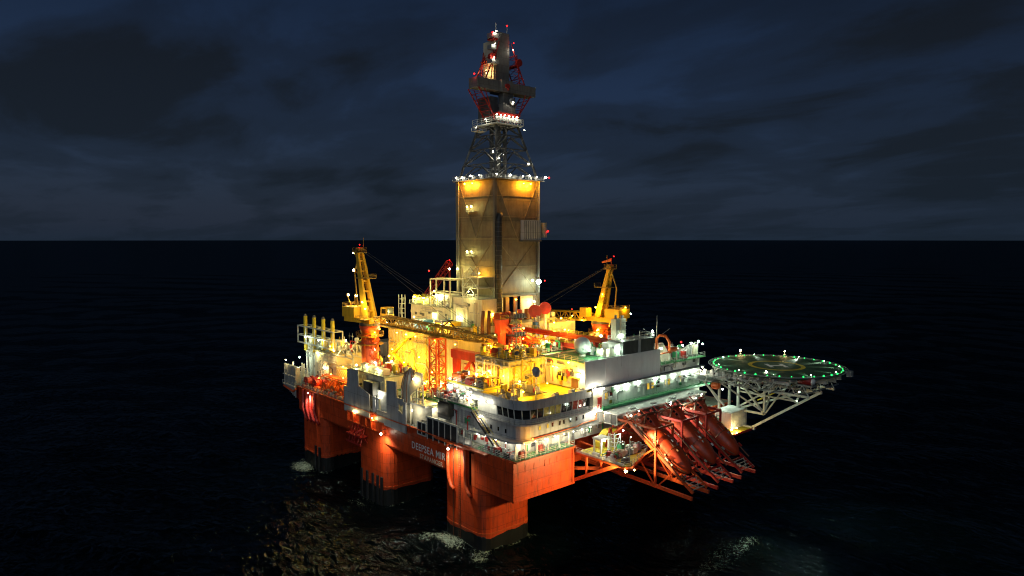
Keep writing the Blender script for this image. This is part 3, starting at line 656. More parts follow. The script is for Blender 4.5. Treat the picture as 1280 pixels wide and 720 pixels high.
# windows of the bridge: outline points, panes between mullions
def outline(x0,y0,r,x1,y1,n=5):
    pts = [(x0,y1)]
    for i in range(n+1):
        a_ = R(180+90*i/n); pts.append((x0+r+r*math.cos(a_), y0+r+r*math.sin(a_)))
    pts.append((x1,y0)); return pts
def resample(pts, k):
    d = [0]
    for a_, b_ in zip(pts, pts[1:]): d.append(d[-1]+math.hypot(b_[0]-a_[0], b_[1]-a_[1]))
    out = []
    for i in range(k+1):
        t = d[-1]*i/k
        for j in range(len(d)-1):
            if d[j] <= t <= d[j+1]+1e-6:
                u_ = (t-d[j])/max(1e-6, d[j+1]-d[j]); out.append((pts[j][0]+(pts[j+1][0]-pts[j][0])*u_, pts[j][1]+(pts[j+1][1]-pts[j][1])*u_)); break
    return out
lo_ = resample(outline(3.6,1.3,3.3,24.2,9.5), 15); hi_ = resample(outline(3.2,.9,3.7,24.2,9.5), 15)
for i in range(15):
    a_, b_, c_, d_ = lo_[i], lo_[i+1], hi_[i+1], hi_[i]
    mt = PANE if i < 6 else (PANED if i in (7,8,9) else (PANER if i in (12,13) else PANE))
    w_ = MB().add([(*a_,31.15),(*b_,31.15),(*c_,33.35),(*d_,33.35)],[(0,1,2,3)]).build('bridge_window', mt, ac)
    MB().bar((a_[0],a_[1],31.1),(d_[0],d_[1],33.4),.2).build('mullion', RAILM, w_)
MB().prism(rc(3.9,1.65,24.1,16.3,3.0,5),31.15,33.35).build('bridge_interior_wall', DGREY, ac)
MB().box(3.35,3.55,9.5,16.3,31.1,33.4).build('bridge_side_wall', WHITE, ac)
MB().prism(rc(2.7,.4,24.4,17.5,4.2,6),33.4,34.7).build('bridge_roof_fascia', GREY, ac)
pr_ = outline(2.7,.4,4.2,22.6,17.5,6)
pm = MB()
for a_, b_ in zip(pr_, pr_[1:]): pm.bar((*a_,35.05),(*b_,35.05),.16,.8)
pm.build('parapet', GREY, ac)
MB().prism(rc(2.8,.5,24.3,17.4,4.1,6),34.7,34.74).build('bridge_roof_deck', YDECK, ac)
# small windows
for i,x_ in enumerate((8.4,10.8,12.3,14.6,15.9,18.0,20.1,22.4)):
    w_ = MB().box(x_-.28,x_+.28,1.05,1.12,28.5,29.4).build('window', PANEY if i < 2 else PANE, ac)
    f_ = MB(); f_.box(x_-.36,x_-.28,1.02,1.1,28.42,29.48); f_.box(x_+.28,x_+.36,1.02,1.1,28.42,29.48); f_.box(x_-.36,x_+.36,1.02,1.1,29.4,29.48); f_.box(x_-.36,x_+.36,1.02,1.1,28.42,28.5); f_.build('window_frame', GREY, w_)
for y_ in (6.5,9.0,11.5,14): MB().box(3.22,3.32,y_-.25,y_+.25,27.6,28.5).build('window', PANE, ac)
for x_ in (5,9,13.5,17,21,25): MB().box(x_-.45,x_+.45,2.93,3.02,23.5,25.5).build('door', GREY, ac)
gp = outline(2.3,-.2,4.4,28,16,5)
MB().rail([(x,y,30.3) for x,y in gp],r=.05,step=1.4).build('gallery_rail', RAILM, ac)
# orange pipe with white uprights along the middle wall
MB().tube([(6.0,.85,27.0),(14,.8,27.1),(20,.8,27.2),(22,.8,27.6),(26.5,.8,27.7),(26.7,.75,31.0)],.13,6).build('fire_main', ORANGE, ac)
# right wing, under the grey wall
MB().box(28,70,1.2,14,26.7,34.98).build('upper_wall', WHITE, ac)
MB().box(26.5,71.5,-1.2,1.25,30.0,30.25).build('side_walkway', DECK, ac)
MB().box(26.5,71.5,-1.1,1.15,30.25,30.28).build('walkway_floor', GREEN, ac)
MB().box(26.5,71.5,-1.25,-1.18,30.2,30.7).build('kick_plate', GREENC, ac)
MB().rail([(26.6,-1.15,30.25),(71.4,-1.15,30.25)],r=.045).build('walkway_rail', GREENC, ac)
MB().box(24.4,71,.2,1.3,35.0,35.3).build('eaves', DGREY, ac)
for x_, lit in ((30.5,2),(32.3,0),(46.8,2),(48.6,2),(51,0),(54.3,2),(55.6,2),(60.6,2),(62.6,0),(65.3,0)):
    w_ = MB().box(x_-.5,x_+.5,1.1,1.22,31.9,33.4).build('window', PANEY if lit else PANE, ac)
    f_ = MB(); f_.box(x_-.62,x_-.5,1.06,1.21,31.8,33.5); f_.box(x_+.5,x_+.62,1.06,1.21,31.8,33.5); f_.box(x_-.62,x_+.62,1.06,1.21,33.4,33.52); f_.box(x_-.62,x_+.62,1.06,1.21,31.78,31.9); f_.build('window_frame', GREY, w_)
MB().box(24.6,27.8,.1,1.1,30.3,34.9).build('stair_tower_wall', CREAM, ac)
MB().box(26.2,27.6,.02,.1,30.5,33).build('door', RED, ac)
MB().box(28,70,2,14,34.98,35.0).build('roof', DECK, ac)

# grey screen wall and house behind it
gw = T('wind_wall', 'large plain grey wall panel above the green lit side walkway', 'wall', (37,1,35))
MB().box(22.5,51.2,.7,1.0,35.3,41.8).build('panel', SCREEN, gw)
fb = MB()
for x_ in (29.7,36.9,44.1): fb.box(x_-.05,x_+.05,.66,.7,35.3,41.8)
fb.build('panel_joints', SCREEN, gw)
dh = T('deck_house', 'cream deck house behind the large grey wall, green floored roof', 'deckhouse', (37,8,35))
MB().box(23,51,1.05,14,35.02,41.3).build('wall', CREAM, dh)
MB().box(22.8,51.1,1.02,14.2,41.3,41.5).build('roof', GREEN, dh)
MB().rail([(22.9,1.2,41.5),(22.9,14,41.5)],r=.05).rail([(22.9,1.2,41.5),(36,1.2,41.5)],r=.05).build('roof_rail', RAILM, dh)
MB().box(22.9,23.02,3.2,5.4,35.1,37.4).build('door', BROWN, dh)
MB().box(22.88,23.02,8,10,36.4,38.2).build('window', PANE, dh)
MB().bar((22.7,2.6,37.6),(22.7,6,37.6),.7,.12).build('door_canopy', MARKY, dh)
acu = T('ventilation_unit', 'black louvred ventilation box on top of the grey wall', 'ventilation box', (43,3,41.5))
MB().box(36.7,49.3,1.2,6,41.5,45).build('body', DGREY, acu)
lv = MB()
for k in range(11):
    z_ = 42.0+k*.27; lv.box(37.0,42.4,1.08,1.2,z_,z_+.13); lv.box(43.6,49.0,1.08,1.2,z_,z_+.13)
lv.build('louvre', BLACK, acu)
MB().box(42.5,43.5,1.05,1.2,41.6,45).build('centre_panel', GREY, acu)
MB().rail([(36.7,1.2,45),(49.3,1.2,45),(49.3,6,45)],r=.05).rail([(36.7,1.2,45),(36.7,6,45)],r=.05).build('top_rail', RAILM, acu)
MB().box(34.4,36.6,2,6,41.5,44.6).build('side_cabinet', WHITE, acu)
wt = T('vent_tower', 'slim white twin vent tower rising above the black louvred box', 'vent tower', (39.5,5,45))
for x_ in (38.3,40.6): MB().box(x_-.75,x_+.75,4.2,5.8,45,50.2).build('duct', CREAM, wt)
tr = MB()
for k in range(5): tr.bar((37.5,4.1,45.4+k),(41.4,4.1,45.4+k),.12)
tr.bar((39.4,4.1,45),(39.4,4.1,50.4),.14); tr.build('ladder_frame', RAILM, wt)
MB().cyl((38.3,5,50.2),(38.3,5,51.2),.3,n=8).build('cowl', GALV, wt); MB().cyl((40.8,5,50.2),(40.8,5,50.9),.4,n=8).build('cowl', GALV, wt)
dm = T('radar_dome', 'large white satellite dome on the roof corner beside the right hand crane', 'satellite dome', (29.5,8,41.5))
MB().ball((29.5,8,44.1),2.1,20,14).build('dome', WHITE, dm, True); MB().cyl((29.5,8,41.5),(29.5,8,42.6),.9,.7,n=12).build('pedestal', CREAM, dm)
an = one('whip_antenna', MB().cyl((54,4,37),(54,4,50),.10,.05,6).bar((54,4,44),(57,2,46.5),.06).bar((54,4,44),(51,6,46.5),.06), GALV, 'tall thin whip antenna right of the black louvred box', 'antenna', (54,4,37))
dv = T('rescue_boat_davit', 'orange curved davit arm holding a small orange boat right of the louvred box', 'davit', (53.5,3,37.7))
MB().tube([(52,2.5,38),(52,2.5,44.2),(52.6,2.2,45),(54.6,1.6,44.8),(55.6,1.2,43.2),(56,1,40.2)],.35,8).bar((52,2.5,40),(56,1.2,40.4),.3).build('arm', ORANGE, dv, True)
MB().ball((57.5,1.2,41.0),1,12,8,(2.1,.8,.6)).build('boat', ORANGE, dv, True)
MB().bar((56.2,1.2,38),(56.2,1.2,40.3),.25).bar((59,1.2,38),(59,1.2,40.3),.25).build('cradle', RAILM, dv)
eh = T('deck_house', 'low cluttered white deck house between the grey wall and the helideck', 'deckhouse', (61,8,35))
MB().box(51.3,71,2,13.5,35.02,37.5).build('wall', WHITE, eh)
MB().box(51.3,72,.6,14,37.5,37.7).build('roof', GREEN, eh)
MB().rail([(51.5,.8,37.7),(71.9,.8,37.7)],r=.05).build('roof_rail', RAILM, eh)
MB().prismx([(3,37.7),(10,37.7),(10,41.5),(6,41.5)],55,60).build('engine_casing', CREAM, eh)
for i,(x_,y_,h_,mt,lb,ct_) in enumerate(((61.5,3,2.2,GREENC,'small green locker on the low white deck house roof','locker'),(63,1.8,2.4,RED,'red fire cabinet on the low white deck house roof','fire cabinet'),(65.2,3,2.6,WHITE,'white equipment box on the low deck house roof, left of the grated pallet','equipment box'),(67.6,3.4,3.0,GALV,'grated grey pallet box on the low deck house roof','pallet box'),(69.8,3,3.4,CREAM,'tall cream cabinet on the low deck house roof next to the helideck edge','cabinet'))):
    skid('deck_cabinet', lb, ct_, (x_,y_,37.7), (1.6,1.5,h_), mt)

# roof houses behind the bridge
rh = T('roof_house', 'yellow lit house with two tall dark openings behind the left side of the bridge roof', 'deckhouse', (18,20,34.7))
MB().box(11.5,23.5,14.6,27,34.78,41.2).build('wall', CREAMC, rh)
MB().box(11.3,23.7,14.4,27.2,41.2,41.5).build('roof', DECK, rh)
for y_ in (18,22.5):
    d_ = MB().box(11.38,11.5,y_-1,y_+1,35.2,39.4).build('opening', BROWN, rh)
pc = MB()
for y_ in (14.7,16.4,19.6,20.9,24.2,26.9): pc.box(11.28,11.5,y_-.14,y_+.14,34.8,41.2)
pc.box(11.25,11.5,14.6,27,39.8,40.2); pc.build('pilaster', CREAM, rh)
MB().rail([(11.4,14.5,41.5),(11.4,27,41.5)],r=.05).rail([(11.4,14.5,41.5),(23.5,14.5,41.5)],r=.05).build('roof_rail', MARKY, rh)
rf = T('roof_deck', 'yellow lit open deck behind the bridge roof, between the two deckhouses', 'roof deck', (31,20,34.4))
MB().box(17.4,39,14.3,26,33.9,34.72).build('slab', DECK, rf); MB().box(23.6,38.9,14.2,25.9,34.72,34.75).build('floor', YDECK, rf)
MB().rail([(24,25.5,34.75),(38.5,25.5,34.75),(38.5,15,34.75)]).build('guard_rail', MARKY, rf)
bh = T('deck_house', 'yellow lit house at the back of the roof deck with sloping stair', 'deckhouse', (34,24,34.7))
MB().box(27,41,20,27,34.76,40.6).build('wall', CREAM, bh)
MB().box(26.8,41,19.8,27.2,40.6,40.85).build('roof', GREEN, bh)
MB().rail([(26.9,27,40.85),(26.9,19.9,40.85),(40.8,19.9,40.85)],r=.05).build('roof_rail', RAILM, bh)
ss = MB().bar((28,18.6,34.8),(33.5,18.6,40.6),.9,.25); ss.bar((28,18.2,36),(33.5,18.2,41.6),.08); ss.build('stair', BROWN, bh)
# satellite dish on post, pods on the parapet
sp_ = T('satellite_dish', 'small grey satellite dome on a thin post at the front of the bridge roof', 'satellite dome', (8,2,34.74))
MB().cyl((8,1.9,34.7),(8,1.9,40.6),.12,n=8).build('post', GALV, sp_)
MB().ball((8,1.9,41.4),.95,16,10).cyl((8,1.9,40.1),(8,1.9,41.4),.6,.95,16).build('dome', GREY, sp_, True)
for i,(x_,y_) in enumerate(((4.0,8.5),(4.6,5.2),(13.5,1.4),(18.8,1.4),(21.6,1.4))):
    skid('life_raft_pod','white life raft pod on the bridge roof edge, '+('beside the left parapet','nearest the rounded corner','right of the small grey dome','middle of the right hand edge','at the far right end')[i],'life raft',(x_,y_,34.76),(1.3,1.1,1.1),WHITE)
# mast
ms = T('antenna_mast', 'tall slender lattice antenna mast with three platforms on the bridge roof', 'mast', (18.5,17,34.8))
MB().truss((17,18.2,41.5),(17,18.2,50.5),2.2,2.2,7,.09,.06,.9,.9).build('lattice', GALV, ms)
MB().cyl((17,18.2,50.5),(17,18.2,55),.18,.08,8).build('top_pole', RAILM, ms)
MB().truss((17,16,34.8),(17,16,41.5),3.2,3.2,4,.14,.09,3.0,3.0).build('base_lattice', MARKY, ms)
for z_, w in ((43.2,1.5),(46.6,1.8),(51.0,1.9)):
    p_ = MB().box(17-w,17+w,18.2-w,18.2+w,z_,z_+.15).rail([(17-w,18.2-w,z_),(17+w,18.2-w,z_),(17+w,18.2+w,z_),(17-w,18.2+w,z_),(17-w,18.2-w,z_)],r=.035,h=.9).build('mast_platform', DGREY, ms)
    for k in range(4): MB().box(17-w+k*.9,17-w+k*.9+.35,18.2-w-.1,18.2-w+.5,z_+.2,z_+1.1).build('antenna', GALV, p_)
MB().bar((15.4,18,48.6),(18.8,18,48.6),.3,.35).build('radar_scanner', WHITE, ms)

# ================================================================== PORT SIDE (lettered side)
g1 = T('wind_wall', 'stepped grey wall on the lettered side, left one nearest the orange winches', 'wall', (0,65,21))
MB().prismx([(72.3,21.2),(72.3,28.3),(70.3,28.3),(70.3,33.5),(64.1,33.9),(64.1,29.6),(58.3,28.0),(58.3,21.2)],-.55,-.2).build('panel', GREY, g1)
bx_ = MB()
for y_ in (60,64,68,71.5): bx_.box(-.2,.4,y_-.1,y_+.1,22,28)
bx_.build('stiffener', DGREY, g1)
g2 = T('wind_wall', 'stepped grey wall on the lettered side with a ragged opening, next to the pointed silo', 'wall', (0,47,21))
MB().prismx([(54.4,21.2),(54.4,24.6),(49.4,24.6),(49.4,33.2),(44.9,33.6),(44.9,29.6),(44.0,29.6),(44.0,26.5),(41.6,25.6),(41.6,28.9),(40.4,28.9),(40.4,21.0)],-.55,-.2).build('panel', GREY, g2)
MB().prismx([(44.0,28.2),(44.0,29.6),(41.6,29.6),(41.6,28.4),(42.6,27.6)],-.5,-.22).build('panel', GREY, g2)
dk = T('air_intake', 'dark grey box with open side behind the left grey wall', 'air intake', (2,60.7,27))
MB().box(.6,4.5,58.2,63.2,27.5,31.0).build('body', DGREY, dk); MB().box(.55,.6,58.6,60.2,28,30.6).build('louvre', BLACK, dk)
pg = T('riser_pipes', 'brightly lit white upright pipes in the gap between the two stepped grey walls', 'pipes', (.8,56.4,21))
a = MB()
for y_ in (54.9,55.9,57.2,57.9): a.cyl((.6,y_,21),(.6,y_,27.5),.28,n=8)
a.bar((.5,54.6,27.2),(.5,58.2,27.2),.3); a.build('pipe', WHITE, pg)
MB().box(2,2.2,53,58.4,23.4,29).build('back_panel', WHITE, pg)
slo = T('silo', 'pointed grey silo with brown cone top behind the right stepped grey wall', 'silo', (2.6,42,23.4))
og = MB(); prof = [(28,2.5),(31.5,2.5),(33.0,2.35),(34.4,2.0),(35.6,1.5),(36.6,.85),(37.3,.15)]
for (za,ra),(zb,rb) in zip(prof,prof[1:]): og.cyl((2.6,42.6,za),(2.6,42.6,zb),ra,rb,18,False)
MB().cyl((2.6,42.6,23.4),(2.6,42.6,28),2.4,n=18).build('skirt', CREAM, slo, True); og.build('shell', GALV, slo, True)
for k in range(6): MB().tube([V((2.6+(r_+.06)*math.cos(R(150+k*30)),42.6+(r_+.06)*math.sin(R(150+k*30)),z_)) for z_,r_ in prof[:-1]],.09,5).build('rib', BROWN, slo)
wp = T('stack_housing', 'cream housing with sloping top and open pipe bay right of the pointed silo', 'housing', (2.5,37,23.4))
MB().prismx([(39.6,23.4),(39.6,33.5),(36.8,37.2),(34.2,37.2),(34.2,34.5),(39.2,31)],.2,.6).build('side_plate', CREAM, wp)
fr = MB()
for y_ in (34,36.5): fr.bar((.4,y_,29.3),(.4,y_,34.8),.25)
for z_ in (30.5,32.5,34.6): fr.bar((.4,34,z_),(.4,38.6,z_),.2)
fr.box(.2,4.5,33,39.8,28.8,29.2); fr.build('open_frame', RAILM, wp)
MB().box(1.4,5,31.6,40,23.36,28.8).build('lower_box', CREAM, wp)
du = T('fan_unit', 'small dark fan box with pale frame at the foot of the cream housing', 'fan', (0,33.5,22))
MB().box(-.3,1.3,31.8,35.4,22.1,25.2).build('body', BLACK, du); f_ = MB()
for a_, b_ in (((31.8,22.1),(35.4,22.1)),((31.8,25.2),(35.4,25.2)),((31.8,22.1),(31.8,25.2)),((35.4,22.1),(35.4,25.2)),((33.6,22.1),(33.6,25.2))): f_.bar((-.34,a_[0],a_[1]),(-.34,b_[0],b_[1]),.22)
f_.build('frame', RAILM, du)
bs = T('wind_screen', 'black panelled screen with pale uprights above the white lettering', 'screen', (-.3,25,22))
MB().box(-.45,-.2,19.2,31,22.0,27.0).build('panel', BLACK, bs)
f_ = MB()
for k in range(6): f_.bar((-.5,19.2+k*2.36,21.7),(-.5,19.2+k*2.36,27.4),.18)
f_.bar((-.5,19,27.2),(-.5,31.2,27.2),.4); f_.build('frame', RAILM, bs)
s2_ = T('wind_screen', 'pale see through screen section beside the black panelled screen, at the hull corner', 'screen', (-.3,14,23.4))
f_ = MB()
for y_ in (19.0,16.8,14.0): f_.bar((-.4,y_,23.3),(-.4,y_,27.2-(.8 if y_ < 15 else 0)),.22)
f_.bar((-.4,19,25.2),(-.4,14,25.2),.12).bar((-.4,19,27.1),(-.4,16.8,27.1),.15); f_.build('frame', RAILM, s2_)
MB().box(-.35,-.3,14.1,18.9,23.5,25.1).build('panel', GALV, s2_)
dg = skid('generator_box','black container box with light panel behind the black panelled screen','generator',(3.2,27.6,27.0),(3.0,4.4,4.6),BLACK)
# port house
ph = T('deck_house', 'white two tier house left of the bridge with bright lamps and yellow top', 'deckhouse', (7,24,23.4))
MB().box(3.4,11.4,17,32,23.36,31).build('lower_wall', WHITE, ph); MB().box(2.6,11.6,16.6,33,31,31.3).build('lower_roof', GREEN, ph)
MB().box(6,11.4,17.2,31.6,31.3,35).build('upper_wall', WHITE, ph); MB().box(5.7,11.6,17,31.9,35,35.25).build('upper_roof', YDECK, ph)
MB().rail([(2.7,16.8,31.3),(2.7,32.8,31.3)],r=.05).rail([(5.8,17.1,35.25),(5.8,31.8,35.25)],r=.05).rail([(2.7,16.7,31.3),(6,16.7,31.3)],r=.05).build('guard_rail', RAILM, ph)
for y_ in (19.5,24,28.5): MB().box(5.9,6.02,y_-.5,y_+.5,31.4,33.4).build('door', GREY, ph)
MB().cyl((5.2,29.4,31.3),(5.2,29.4,34.6),.9,n=14).build('tank', WHITE, ph, True)
MB().box(3.36,3.44,17.5,31,24,24.3).build('skirting', GREEN, ph)
tp = skid('covered_boat','orange covered raft bundle with lamps on top of the white two tier house','raft',(8,28.5,35.25),(3,3.6,2.2),ORANGE)
sw = T('stair', 'dark brown stair descending from the white two tier house to the main deck', 'stair', (2,11.5,23.4))
m = MB().bar((1.5,16.4,30.8),(1.5,7.2,23.6),.12,.5).bar((2.6,16.4,30.8),(2.6,7.2,23.6),.12,.5); m.build('stringer', BLACK, sw)
m = MB()
for i in range(18): t_ = i/18; m.box(1.5,2.6,16.3-9.2*t_-.3,16.3-9.2*t_,30.6-7.2*t_,30.66-7.2*t_)
m.build('steps', BROWN, sw); MB().bar((1.5,16.4,31.8),(1.5,7.2,24.6),.09).bar((2.6,16.4,31.8),(2.6,7.2,24.6),.09).build('hand_rail', MARKY, sw)
lh = T('doorway_hood', 'grey sloping hood over the doorway beside the brown stair', 'hood', (3,13,26.7))
MB().prismx([(16.2,26.7),(16.2,30.6),(12.5,27.8),(12.5,26.7)],2.4,3.28).build('body', GREY, lh)
# stern end: slatted panels and pipes
for i in range(6):
    y_ = 103.6+i*1.55
    one('fin_panel', MB().box(-.75,.55,y_-.55,y_+.55,23.6,28.9).box(-.85,.65,y_-.6,y_+.6,28.9,29.1), GALV, 'upright grey slatted panel in the row at the far left end of the deck', 'panel', (0,y_,23.6), 'upright grey panels at the left end')
tn = T('exhaust_house', 'pale lit engine room house with four yellow exhaust stacks on a white frame', 'engine house', (9,96,23.4))
MB().box(5,20,87,101.5,23.36,34.6).build('wall', CREAM, tn); MB().box(4.6,20.2,86.6,101.9,34.6,34.9).build('roof', DECK, tn)
MB().box(6,16,101.5,110,23.55,36.2).build('aft_wall', WHITE, tn)
for y_ in (109.2,102.9,96.6,90.4):
    s_ = MB().cyl((5.6,y_,33.5),(5.6,y_,44.8),.62,n=10).build('exhaust_stack', MARKY, tn, True)
    MB().cyl((5.6,y_,44.8),(5.6,y_,45.5),.62,.35,10).build('stack_tip', DGREY, s_)
f_ = MB()
for x_ in (4.2,7.4):
    for y_ in (112,106.2,100,93.5,87.4): f_.bar((x_,y_,36),(x_,y_,41.6),.3)
    for z_ in (38.6,41.6): f_.bar((x_,112,z_),(x_,87.4,z_),.34)
f_.bar((4.2,112,36.2),(4.2,87.4,36.2),.4)
for y_ in (112,106.2,100,93.5,87.4): f_.bar((4.2,y_,41.6),(7.4,y_,41.6),.25); f_.bar((4.2,y_,38.6),(7.4,y_,38.6),.25)
f_.build('stack_frame', RAILM, tn)
for y_ in (92,98,106): MB().cyl((6.4,y_,34.9),(6.4,y_,38.2),1.2,n=12).build('silencer', CREAM, tn, True)
MB().box(4.4,5,86.9,95,31.9,32.1).rail([(4.4,87,32.1),(4.4,95,32.1)],r=.05).build('side_gallery', RAILM, tn)
for y_ in (89.5,94,98.5): MB().box(4.9,5.02,y_-.5,y_+.5,23.5,25.6).build('door', GREY, tn)
pt = T('a_frame_trestle', 'white pointed trestle frame between exhaust stacks and the red crane column', 'trestle', (6,81,34))
f_ = MB()
for x_ in (4.6,8):
    f_.bar((x_,85.5,34.8),(x_,79.5,39.4),.3).bar((x_,79.5,39.4),(x_,76,35),.3).bar((x_,85.5,34.8),(x_,76,34.8),.4).bar((x_,79.5,39.4),(x_,80,34.8),.25).bar((x_,76,34.8),(x_,76,28),.3).bar((x_,82.7,37),(x_,80,34.8),.2)
    f_.bar((x_,85.5,31.5),(x_,76,31.5),.3)
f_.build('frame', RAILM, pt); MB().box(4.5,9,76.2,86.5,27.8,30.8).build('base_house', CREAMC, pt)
er = T('pipe_rack', 'overhanging rack of grey upright pipes and walkway below the far left deck corner', 'pipe rack', (0,106,20))
for k in range(9): MB().tube([(-.95,103.2+k,19.6+k*.34),(-1.0,103.2+k,23.2),(-.9,103.2+k,29.6)],.26,7).build('upright_pipe', GALV, er)
MB().bar((-1.2,103,23.0),(-1.2,112,23.0),.4,.25).bar((-1.2,103,26.2),(-1.2,112,26.2),.25).rail([(-1.5,103,23.1),(-1.5,112,23.1)],r=.05).build('walkway', RAILM, er)
MB().tube([(-1.0,102.8,22.4),(-1.2,104.5,21.4),(-1.2,108,21.8),(-1.0,112,22.2)],.35,8).build('hose', HULL2, er)
# windlasses
def windlass(c, label, mat, rot=0):
    x,y,z = c; r = T('anchor_windlass', label, 'windlass', c, 'anchor windlasses at the deck edge')
    for s_ in (-1.1,1.1): MB().cyl((x+s_-.9,y,z+1.7),(x+s_+.9,y,z+1.7),1.15,n=14).cyl((x+s_-1.0,y,z+1.7),(x+s_-.85,y,z+1.7),1.6,n=14).cyl((x+s_+.85,y,z+1.7),(x+s_+1.0,y,z+1.7),1.6,n=14).build('drum', mat, r)
    f_ = MB()
    for s_ in (-2.3,0,2.3): f_.bar((x+s_,y-1.6,z),(x+s_,y,z+2.1),.3).bar((x+s_,y+1.6,z),(x+s_,y,z+2.1),.3)
    f_.box(x-2.6,x+2.6,y-1.9,y+1.9,z,z+.3); f_.build('frame', mat, r)
    MB().box(x+2.4,x+3.5,y-1,y+1,z+.3,z+2.4).build('motor', DKYEL, r)
for i,(x_,y_,mt,lb) in enumerate(((2.8,99.5,RED,'red anchor windlass farthest left, beside the upright grey panels'),(2.8,93.5,RED,'red anchor windlass in front of the exhaust house wall, second from the left'),(3.0,87.5,ORANGE,'orange anchor windlass third from the left on the deck edge'),(2.8,81.8,ORANGE,'orange anchor windlass second from the stepped grey wall'),(2.8,76.3,ORANGE,'orange anchor windlass right beside the stepped grey wall'))):
    windlass((x_,y_,23.4), lb, mt)
MB_ = MB().rail([(-.4,103,23.4),(-.4,73,23.4)],r=.05)
one('handrail', MB_, RAILM, 'pale handrail along the deck edge in front of the orange windlasses', 'handrail', (-.4,88,23.4))
ob_ = T('orange_walkway', 'orange lit pipe trestle above the windlasses', 'walkway', (3,84,27))
f_ = MB()
for y_ in (74,78,82,86,90): f_.bar((1.2,y_,23.4),(1.2,y_,28.2),.22).bar((4.6,y_,23.4),(4.6,y_,28.2),.22).bar((1.2,y_,28.2),(4.6,y_,28.2),.2)
for x_ in (1.2,4.6): f_.bar((x_,74,28.2),(x_,90,28.2),.24)
for k in range(4): f_.bar((1.2,74+4*k,28.2),(1.2,78+4*k,25),.16)
for x_ in (2,2.7,3.4): f_.cyl((x_,73.5,28.5),(x_,90.5,28.5),.2,n=6)
f_.build('frame', ORANGE, ob_)
st_ = T('mooring_gear', 'cluster of small white vents and pipes on the far left deck corner', 'vents', (3,106,23.5))
f_ = MB()
for i in range(26):
    x_ = rnd.uniform(.8,5.5); y_ = rnd.uniform(102,111); h_ = rnd.uniform(2,7); f_.cyl((x_,y_,23.4),(x_,y_,23.4+h_),rnd.uniform(.1,.3),n=6)
    f_.cyl((x_,y_,23.4+h_*.8),(x_,y_+rnd.uniform(-2,2),23.4+h_*.8),.12,n=5)
f_.build('vent_pipe', WHITE, st_)
mh = T('deck_house', 'cream low house with bright white lamps behind the left stepped grey wall', 'deckhouse', (7,65,23.4))
MB().box(3,13,56,74,23.36,32.4).build('wall', CREAM, mh); MB().box(2.7,13.2,55.6,74.4,32.4,32.7).build('roof', DECK, mh)
MB().rail([(2.8,74,32.7),(2.8,56,32.7)],r=.05).build('roof_rail', RAILM, mh)
MB().cyl((5,70,32.7),(5,70,34),1.2,1.0,14).ball((5,70,34),1.3,12,4,(1,1,.5),True).build('roof_vent', CREAM, mh, True)
for y_ in (58,62,66.5): MB().box(3.6+.0*y_,6,y_,y_+2.2,32.7,34.2).build('roof_unit', WHITE, mh)
nh = T('deck_house', 'low lit house between the pointed silo and the red lattice tower', 'deckhouse', (10,44,23.4))
MB().box(6,16,34,54,23.36,29).build('wall', CREAM, nh); MB().box(5.8,16.2,33.6,54.2,29,29.25).build('roof', GREEN, nh)
MB().rail([(5.9,54,29.25),(5.9,34,29.25)],r=.05).build('roof_rail', RAILM, nh)

# ================================================================== MIDDLE DECK
yh = T('mud_house', 'tall yellow lit building with zigzag outside stairs and a pale corner strip', 'building', (25,60,23.4))
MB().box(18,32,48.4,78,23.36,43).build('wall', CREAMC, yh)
MB().box(17.9,32,42.8,47.9,23.37,42.6).build('corner_wall', CREAM, yh)
MB().box(17.5,32.5,42.4,78.4,43,43.35).build('roof', DECK, yh)
MB().rail([(17.6,78.2,43.35),(17.6,42.6,43.35)],r=.05).build('roof_rail', RAILM, yh)
zz = MB()
zs = [(74,26),(66,31.5),(74,35),(66,40)]
pts = [(17.2,74,27.5),(17.2,67,32.5),(17.2,74,35.5),(17.2,65,41.5)]
for a_, b_ in zip(pts, pts[1:]):
    zz.bar(a_, b_, .9, .28); zz.bar(V(a_)+V((-.4,0,1)), V(b_)+V((-.4,0,1)), .1)
for y_, z_ in ((74,27.3),(67,32.3),(74,35.3),(65,41.3)): zz.box(16.4,18,y_-1.2,y_+1.2,z_-.1,z_+.1)
zz.build('stair', MARKY, yh)
pp = MB()
for y_, z_ in ((60.5,30),(58,34)): pp.tube([(17.6,y_+4,z_),(17.6,y_,z_),(17.6,y_-3,z_-3),(17.6,y_-3,24)],.28,8)
for y_ in (52,56): pp.cyl((17.7,y_,24),(17.7,y_,42),.22,n=8)
pp.build('wall_pipe', CREAM, yh, True)
for y_ in (70,60): MB().box(17.9,18.02,y_-.5,y_+.5,23.5,25.6).build('door', BROWN, yh)
